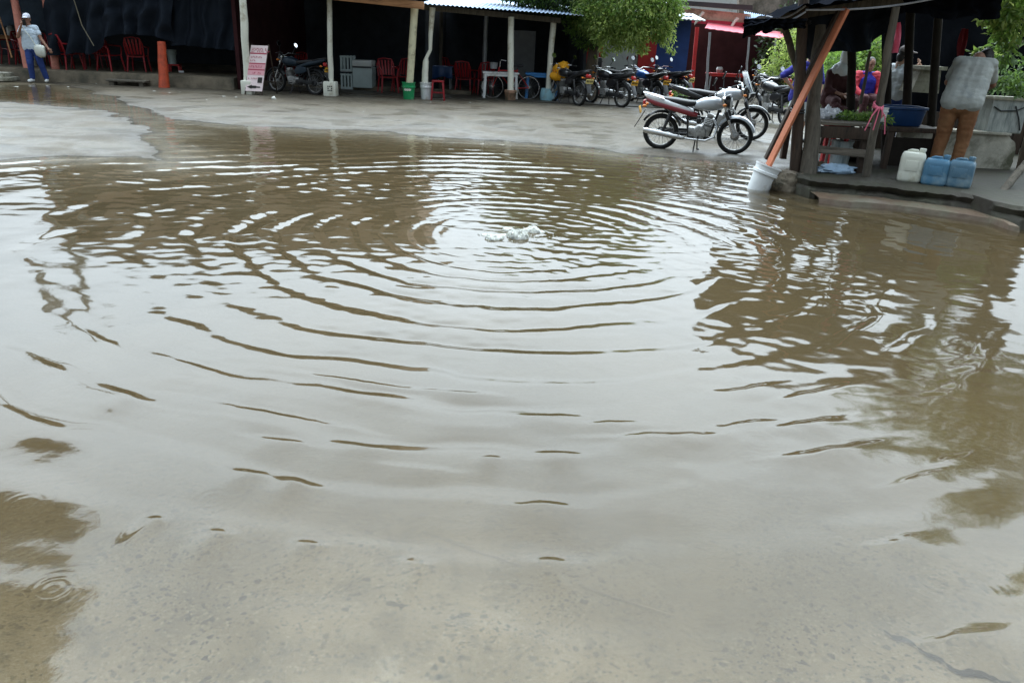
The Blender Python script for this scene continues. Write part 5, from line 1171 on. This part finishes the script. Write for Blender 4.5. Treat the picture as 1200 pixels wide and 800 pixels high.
# pale panel at the back
mb = MB(); a = W(1066,112,12.3); q = [(W(1068,108,12.3)), W(1100,110,12.3), W(1103,83,12.3), W(1080,80,12.3)]; q2 = [v+V((0,.5,0)) for v in q]
mb.add(q+q2, [(0,1,2,3),(7,6,5,4),(0,4,5,1),(1,5,6,2),(2,6,7,3),(3,7,4,0)]); mb.box(((q[3].x+q[2].x)/2, 12.5, q[2].z+.03), (q[2].x-q[3].x+.1,.55,.05)); o = mb.build('cabinet', 'concrete_old', org=q[0]); tag(o, 'pale grey cabinet at the back of the stall', 'cabinet')
# slab wall
t = thing('concrete_slab', 'stained concrete slab standing on edge behind the jugs', 'slab', W(1120,206,10.6))
YS = 10.75
ol = [(1056,197),(1058,152),(1100,150.5),(1140,154),(1172,157),(1184,160),(1190,168),(1190,180),(1186,192),(1183,207),(1150,206),(1100,203)]
q = [W(x, y, YS) for x, y in ol]; Q_ = []
for i in range(len(q)):
    for k in range(4): e = q[i].lerp(q[(i+1) % len(q)], k/4); Q_.append(e+V((.015*fbm(e.x*12,e.z*12), 0, .015*fbm(e.z*12,e.x*12+4))))
n = len(Q_); mb = MB(); mb.add(Q_+[v+V((0,.16,0)) for v in Q_], [tuple(range(n)), tuple(range(n,2*n))[::-1]]+[(i,n+i,n+(i+1)%n,(i+1)%n) for i in range(n)]); wb(mb, 'slab', 'concrete_old', t)
mb = MB(); mb.beam(W(1064,149.5,YS+.1), W(1178,156.5,YS+.1), .3, .03); wb(mb, 'ledge', 'concrete_old', t)
for x in (1075,1165): mb = MB(); b_ = W(x,205,YS+.12); mb.box((b_.x,YS+.3,.3), (.2,.24,.2)); wb(mb, 'block', 'stone', t)
# planter
p = W(1164,155,YS+.25); t = thing('planter', 'grey foam box planter on the slab full of bright green plants', 'planter', (p.x, YS+.25, W(1164,155,YS+.2).z))
mb = MB(); mb.loft([(-.22,0,.22,.2,.22,.12),(.25,0,.22,.2,.22,.12)], 28); mb.build('box', 'styro', t)
mb = MB(); mb.box((.015,0,.445), (.54,.46,.035), bev=.008); mb.build('rim', 'concrete_old', t)
mb = MB(); mb.tube([(-.2,-.212,.34),(-.1,-.216,.29),(.1,-.216,.3),(.23,-.212,.36)], .009, 6); mb.tube([(.08,-.216,.36),(.16,-.222,.2),(.22,-.216,.05)], .009, 6); mb.build('wire', 'black_plastic', t)
b0 = V(t.location)
crown('foliage', 'leaf_pale', t, [(tuple(b0+V((-.08,0,.62))), (.2,.14,.13)), (tuple(b0+V((-.12,0,.74))), (.12,.1,.13)), (tuple(b0+V((.14,0,.62))), (.16,.14,.13)), (tuple(b0+V((-.22,0,.58))), (.1,.1,.08))], .08, 520, 51, droop=-.1)
# vine tree at the right edge
p = W(1216,150,10.9); t = thing('tree', 'leafy vine covered tree at the right edge of the stall', 'tree', (p.x, 10.9, .2)); b0 = V(t.location); fk = b0+V((.05,0,1.7))
mb = MB(); mb.tube([b0, b0+V((-.05,0,.6)), b0+V((.05,.02,1.2)), fk, fk+V((.2,.1,1.2)), fk+V((.3,.1,2.4))], [.12,.1,.09,.08,.06,.03], 10, wob=.1)
cl = []
for px, py, Y, r in ((1192,92,10.8,(.18,.2,.22)), (1180,60,10.5,(.16,.25,.2)), (1190,25,10.3,(.3,.3,.26)), (1172,18,10.2,(.2,.25,.14)), (1172,40,10.4,(.09,.14,.1)), (1190,-10,10.3,(.35,.35,.25)), (1168,66,10.9,(.1,.12,.06)), (1150,62,10.9,(.13,.12,.05)), (1197,108,10.9,(.12,.15,.12))): cl.append((tuple(W(px, py, Y)), r))
up = [(tuple(b0+V(v)), r) for v, r in (((.4,-.2,2.9),(.9,.8,.5)), ((-.3,-.1,3.3),(.9,.9,.5)), ((.6,.1,3.9),(1.1,1.,.6)), ((-.9,.2,3.6),(.6,.6,.35)), ((.9,.2,4.7),(1.,1.,.6)), ((1.6,.1,3.4),(1.,1.,.7)), ((1.2,.3,5.3),(.8,.8,.5)))]
limbs(mb, fk, [c for c, r in cl[1:4]]+[c for c, r in up], .07); wb(mb, 'trunk', 'bark', t)
crown('crown', 'leaf_mid', t, cl+up, .1, 330, 61); crown('crown', 'leaf_light', t, [cl[i] for i in (2,3,5,6,7)], .09, 420, 62); crown('crown', 'leaf_pale', t, [cl[i] for i in (0,1,8)], .08, 260, 63)
# hanging cloths
for (a, b_, wd, l, m_, y_) in (((1051,26),(1049,62),.06,'pink cloth hanging from the top of the slim grey pole','pink_cloth',9.4), ((1131,34),(1126,66),.055,'dark red cloth hanging above the man in grey','red_cloth',10.9)):
    P = []
    for i in range(9):
        u = i/8*2-1; row = []
        for j in range(13): v = j/12; q = W(a[0]+(b_[0]-a[0])*v, a[1]+(b_[1]-a[1])*v, y_); row.append(q+V((u*wd*(.4+.6*math.sin(.4+v*2.2)), .03*math.sin(u*6+v*2), .01*fbm(u*3,v*3))))
        P.append(row)
    tarp(l, P, m_, .006, 'cloth', 'cloth', None)
# jugs
def jug(px, py, mat, label, wd, hh, rz, dp=.24):
    p = G(px, py, top); t = thing('jerrycan', label, 'jerrycan', (p.x, p.y+.12, top), rz, 'plastic jerrycans on the platform')
    hx, hy = wd/2, dp/2; mb = MB(); mb_r = [(.88,0),(.97,.012),(1,.03),(1,hh*.3),(.985,hh*.34),(1,hh*.38),(1,hh*.8),(.97,hh*.88),(.86,hh*.955),(.6,hh*.985),(.1,hh*.99)]
    def rr2(s_, z, pw=.3): return [(hx*s_*math.copysign(abs(math.cos(a))**pw, math.cos(a)), hy*s_*math.copysign(abs(math.sin(a))**pw, math.sin(a)), z) for a in [2*pi*k/48 for k in range(48)]]
    rings = [rr2(s_, z) for s_, z in mb_r]
    mb.add([q for r in rings for q in r], [(i*48+k, i*48+(k+1)%48, (i+1)*48+(k+1)%48, (i+1)*48+k) for i in range(len(rings)-1) for k in range(48)]+[tuple(range(48))[::-1], tuple(range((len(rings)-1)*48, len(rings)*48))])
    mb.build('jug_body', mat, t)
    mb = MB(); mb.tube([(-hx*.6,0,hh*.93),(-hx*.5,0,hh*1.0),(-hx*.25,0,hh*1.035),(hx*.2,0,hh*1.03),(hx*.36,0,hh*.96)], .015, 10); mb.build('handle', mat, t)
    mb = MB(); mb.lathe([(.03,0),(.03,.035),(.036,.036),(.036,.062),(.03,.066),(.001,.066)], (hx*.62,0,hh*.925), 18); mb.build('cap', mat, t)
    mb = MB(); mb.box((0,-hy-.001,hh*.55), (wd*.5,.008,hh*.34), bev=.003); mb.build('label_panel', mat, t)
    return t
jug(1070,214,'jug_white','off white plastic jerrycan, leftmost of the three',.265,.345,-.48)
jug(1099,218,'jug_blue','bright blue plastic jerrycan standing between two others',.265,.3,-.53)
jug(1128,221,'jug_slate','slate blue plastic jerrycan, rightmost of the three',.27,.305,-.57)
mb = MB(); mb.tube([W(1083,180,9.7), W(1081,192,9.55), W(1074,214,9.3), W(1067,228,9.2), G(1063,238)], .014, 8); o = mb.build('hose', 'rope', org=W(1083,180,9.7)); tag(o, 'thin grey hose hanging down past the white jerrycan', 'hose')
# people at the stall
p = G(1107,207,top); loc = V((p.x, p.y, top))
human('man in a grey shirt and brown trousers bending over the stall, seen from behind', loc, dict(
  head=(.13,.5,1.38), neck=(.05,.31,1.4), chest=(.03,.17,1.26), pelvis=(-.01,-.02,.93), shL=(.2,.2,1.33), elL=(.27,.38,1.1), wrL=(.2,.6,1.02), shR=(-.14,.2,1.34), elR=(-.22,.34,1.1), wrR=(-.12,.54,1.0),
  hipL=(.09,-.02,.87), knL=(.1,.02,.46), anL=(.08,-.02,.08), toeL=(.1,.13,.035), hipR=(-.12,-.02,.87), knR=(-.13,.02,.46), anR=(-.16,-.02,.08), toeR=(-.18,.13,.035)), (.15,1,-.5), 'skin', 'shirt_grey', 'trousers_brown', hair='hair', sleeve=.7, shoes='black_plastic', fat=1.06, hem=.1, rz=-.5)
p = W(1012,112,16); loc = V((p.x, 16, 0)); zs = p.z
human('seated man in a red jacket over a blue shirt facing the stall', V((p.x, 16, zs-.75)), dict(
  head=(0,-.05,1.33), neck=(0,0,1.2), chest=(0,0,1.03), pelvis=(0,.05,.72), shL=(.18,0,1.13), elL=(.25,-.1,.88), wrL=(.16,-.28,.78), shR=(-.18,0,1.13), elR=(-.26,-.1,.88), wrR=(-.16,-.28,.78),
  hipL=(.09,.0,.7), knL=(.14,-.42,.72), anL=(.14,-.4,.3), toeL=(.15,-.54,.25), hipR=(-.09,.0,.7), knR=(-.14,-.42,.72), anR=(-.14,-.4,.3), toeR=(-.15,-.54,.25)), (.05,-1,-.2), 'skin', 'shirt_blue', 'trousers_dark', hair='hair', sleeve=.6, shoes='black_plastic', jacket='jacket_red')
stz = zs-.75+.6
t = stool('wooden seat under the man in the red jacket', (p.x, 16.05, 0), 0, 'wood_dark', max(stz, .35))
p = W(1049,104,12.9)
human('person in a white shirt and grey cap turned to the right behind the basin', V((p.x, 12.9, p.z-.92)), dict(
  head=(.04,-.03,1.42), neck=(0,0,1.29), chest=(0,0,1.12), pelvis=(-.02,.02,.85), shL=(.1,-.12,1.22), elL=(.2,-.2,1.02), wrL=(.26,-.1,1.22), haL=(.27,-.05,1.3), shR=(-.08,.14,1.22), elR=(.05,.2,1.0), wrR=(.2,.12,1.02),
  hipL=(.05,-.07,.8), knL=(.07,-.08,.45), anL=(.06,-.07,.1), toeL=(.2,-.08,.05), hipR=(.02,.09,.8), knR=(.05,.09,.45), anR=(.03,.1,.1), toeR=(.17,.1,.05)), (1,-.3,-.1), 'skin_light', 'shirt_white', 'denim', hair='hair', cap='cap_grey', sleeve=.6, shoes='black_plastic')
p = W(983,104,13)
human('person in a pale hooded shawl sitting behind the stall table', V((p.x, 13, p.z-.86)), dict(
  head=(.06,-.03,1.3), neck=(.02,0,1.18), chest=(0,0,1.0), pelvis=(-.03,.04,.72), shL=(.15,0,1.08), elL=(.18,-.1,.85), wrL=(.05,-.25,.8), shR=(-.17,0,1.08), elR=(-.22,-.1,.85), wrR=(-.1,-.25,.8),
  hipL=(.07,.0,.68), knL=(.12,-.38,.68), anL=(.12,-.36,.28), toeL=(.12,-.5,.24), hipR=(-.1,.0,.68), knR=(-.15,-.38,.68), anR=(-.15,-.36,.28), toeR=(-.15,-.5,.24)), (.3,-1,-.3), 'skin', 'trousers_dark', 'trousers_dark', hair=None, cap=None, sleeve=1.7, shoes='black_plastic')
sh = MB(); sh.ell((.05,.0,1.33), (.11,.12,.15)); sh.caps((.04,.03,1.22), (0,.02,1.14), .1, .15); sh.caps((-.12,.0,1.1), (.1,0,1.1), .085,.085)
o = sh.build('shawl', 'shawl_white', [q for q in S.objects if q.get('label') == 'person in a pale hooded shawl sitting behind the stall table'][0]); bake(o, [('REMESH', dict(mode='VOXEL', voxel_size=.012)), ('SMOOTH', dict(factor=.5, iterations=4))])
for v in o.data.vertices: v.co += v.normal*.012*fbm(v.co.x*14, v.co.y*14, v.co.z*8)
stool('wooden seat under the person in the pale shawl', (p.x, 13.05, .0), 0, 'wood_dark', max(.2, p.z-.86+.6))
p = G(917,166)
human('man in a navy shirt with hand on hip behind the tall dark post', V((p.x+.22, p.y, 0)), dict(
  head=(.06,.0,1.58), neck=(.05,.02,1.43), chest=(.04,0,1.26), pelvis=(.0,.02,.92), shL=(.22,0,1.36), elL=(.3,-.05,1.08), wrL=(.28,-.15,.86), shR=(-.15,0,1.37), elR=(-.4,.05,1.17), wrR=(-.2,-.02,.96),
  hipL=(.09,.02,.88), knL=(.1,.0,.48), anL=(.1,.04,.09), toeL=(.14,-.1,.04), hipR=(-.1,.02,.88), knR=(-.14,-.04,.48), anR=(-.18,.02,.09), toeR=(-.22,-.11,.04)), (.7,.7,-.1), 'skin_light', 'shirt_navy', 'shirt_white', hair='hair', sleeve=.95, shoes='black_plastic', short=.55, hem=.4)
# upwelling
c = G(603,276); t = thing('bubbling_water', 'white foaming boil bubbling up in the middle of the puddle', 'water', (c.x, c.y, 0))
mm_, nt, N, L = newmat('foam'); out = N.new('ShaderNodeOutputMaterial'); b = N.new('ShaderNodeBsdfPrincipled'); b.inputs['Base Color'].default_value = (.74,.75,.68,1); b.inputs['Roughness'].default_value = .12; b.inputs['IOR'].default_value = 1.333; b.inputs['Transmission Weight'].default_value = .5
b.inputs['Subsurface Weight'].default_value = .6; b.inputs['Subsurface Radius'].default_value = (.08,.08,.07)
nz_ = N.new('ShaderNodeTexNoise'); nz_.inputs['Scale'].default_value = 60; nz_.inputs['Detail'].default_value = 5; bp = N.new('ShaderNodeBump'); bp.inputs['Strength'].default_value = .5; bp.inputs['Distance'].default_value = .01
L.new(nz_.outputs['Fac'], bp.inputs['Height']); L.new(bp.outputs[0], b.inputs['Normal']); L.new(b.outputs[0], out.inputs[0]); M['foam'] = mm_
for k, (px, py, r_, h_) in enumerate(((608,279,.1,.13),(579,280,.085,.075),(623,272,.085,.09),(596,271,.06,.06),(600,278,.045,.05),(590,277,.05,.035),(632,273,.05,.04),(570,276,.05,.03))):
    p = G(px, py); mb = MB(); mb.ell((0,0,0), (r_,r_*.85,h_*.6), 60, 36)
    for i, v in enumerate(mb.v):
        v = V(v); a = math.atan2(v.y, v.x); f_ = 1+.2*fbm(v.x*14+k, v.y*14, v.z*8, 2)+.11*noise.noise(V((v.x*55, v.y*55, v.z*40+k)))+.03*math.sin(a*12+k); mb.v[i] = tuple(v*f_+p)
    wb(mb, 'water_dome', 'foam', t)
mb = MB()
for k in range(130):
    a = rnd.random()*2*pi; d = .06+.24*rnd.random()**1.5; q = c+V((d*math.cos(a)*1.3, d*math.sin(a), .006)); s_ = rnd.uniform(.003,.008); mb.ell(q, (s_,s_,s_*.8), 8, 6)
wb(mb, 'bubbles', 'foam', t, kind='stuff')

# dark boards added to darken the lower back of the stall
t = thing('added_board_fence', 'low fence of dark rough boards added to darken the back of the stall', 'fence', (W(1000,170,12.2).x, 12.6, top))
x = W(1020,170,12.6).x
for k in range(22):
    mb = MB(); w__ = rnd.uniform(.14,.2); h__ = .62+.2*fbm(k*1.7, 3); mb.box((x+w__/2, 12.6+.02*(k % 2), top+h__/2), (w__-.012, .025, h__), (0,.03*fbm(k,7),0), bev=.004); wb(mb, 'board', 'wood_dark', t); x += w__
for k, (px, py, Y, s_, l) in enumerate(((1004,178,10.9,(.34,.3,.3),'dark wooden crate added to darken the right half under the stall table'), (992,186,10.9,(.3,.3,.24),'dark wooden crate added to darken the space behind the off white drum'), (1052,188,10.9,(.34,.3,.34),'dark wooden crate added to darken the space right of the slim grey pole'))):  # crates added to fill the space under the stall with darkness
    p = W(px, py, Y); t = thing('crate', l, 'crate', (p.x, Y, top))
    for j in range(3): mb = MB(); mb.box((0,0,s_[2]*(j+.5)/3), (s_[0], s_[1], s_[2]/3-.02), bev=.006); mb.build('slat_ring', 'wood_dark', t)
    mb = MB(); mb.box((0,0,s_[2]/2), (s_[0]-.04, s_[1]-.04, s_[2]-.02)); mb.build('inside', 'dark_wall', t)

# trees far behind the stall
for k, (px, py, Y, r) in enumerate(((1020,40,30,(2.2,1.2,2.2)),(1085,55,31,(2.4,1.2,2.4)),(1150,70,32,(2.6,1.2,2.6)),(955,40,31,(1.6,1.,1.6)))):
    p = W(px, py, Y); b_ = V((p.x, p.y, 0)); t = thing('tree', ['dark tree far behind the seated man in red','dark tree far behind the person in the grey cap','dark tree far behind the planter','dark tree far behind the thick weathered post'][k], 'tree', b_)
    mb = MB(); mb.tube([b_+V((0,0,-.1)), b_+V((.1,0,1)), p+V((0,0,.5))], [.2,.15,.05], 9); limbs(mb, b_+V((.1,0,1)), [p+V((r[0]*.6,0,.4)), p+V((-r[0]*.6,0,.5))], .1); wb(mb, 'trunk', 'bark', t)
    crown('crown', 'leaf_dark', t, [(tuple(p), r), (tuple(p+V((-r[0]*.6,0,-.8))), (r[0]*.7,.9,1.2)), (tuple(p+V((r[0]*.6,0,-.7))), (r[0]*.7,.9,1.2))], .2, 130, 80+k)
# wave-like dark streak and pale scores, drawn as strips on the concrete bed
def bedstrip(name, pts, mat, wd, jag):
    P = []
    for i in range(len(pts)-1):
        for k in range(10):
            a = np.array(pts[i])*(1-k/10)+np.array(pts[i+1])*k/10; p = G(*a); d = float(depth_at(np.array([[p.x]]), np.array([[p.y]]))[0,0]); p.z = -d+.007; j = jag*fbm(p.x*14, p.y*14); w_ = wd*(.6+.6*abs(fbm(p.x*9, p.y*9, 4)))
            P.append([p+V((j, j-w_, 0)), p+V((j, j+w_, .0))])
    mb = MB(); mb.sheet(P); o = mb.build(name, mat); o['kind'] = 'structure'
bedstrip('ground_streak', [(1038,730),(1075,748),(1115,775),(1150,782),(1195,800)], 'wood_black', .011, .014)
bedstrip('ground_score', [(494,612),(560,636),(618,654)], 'plinth', .0035, .006)
bedstrip('ground_score', [(682,676),(742,696),(800,716)], 'plinth', .0035, .006)
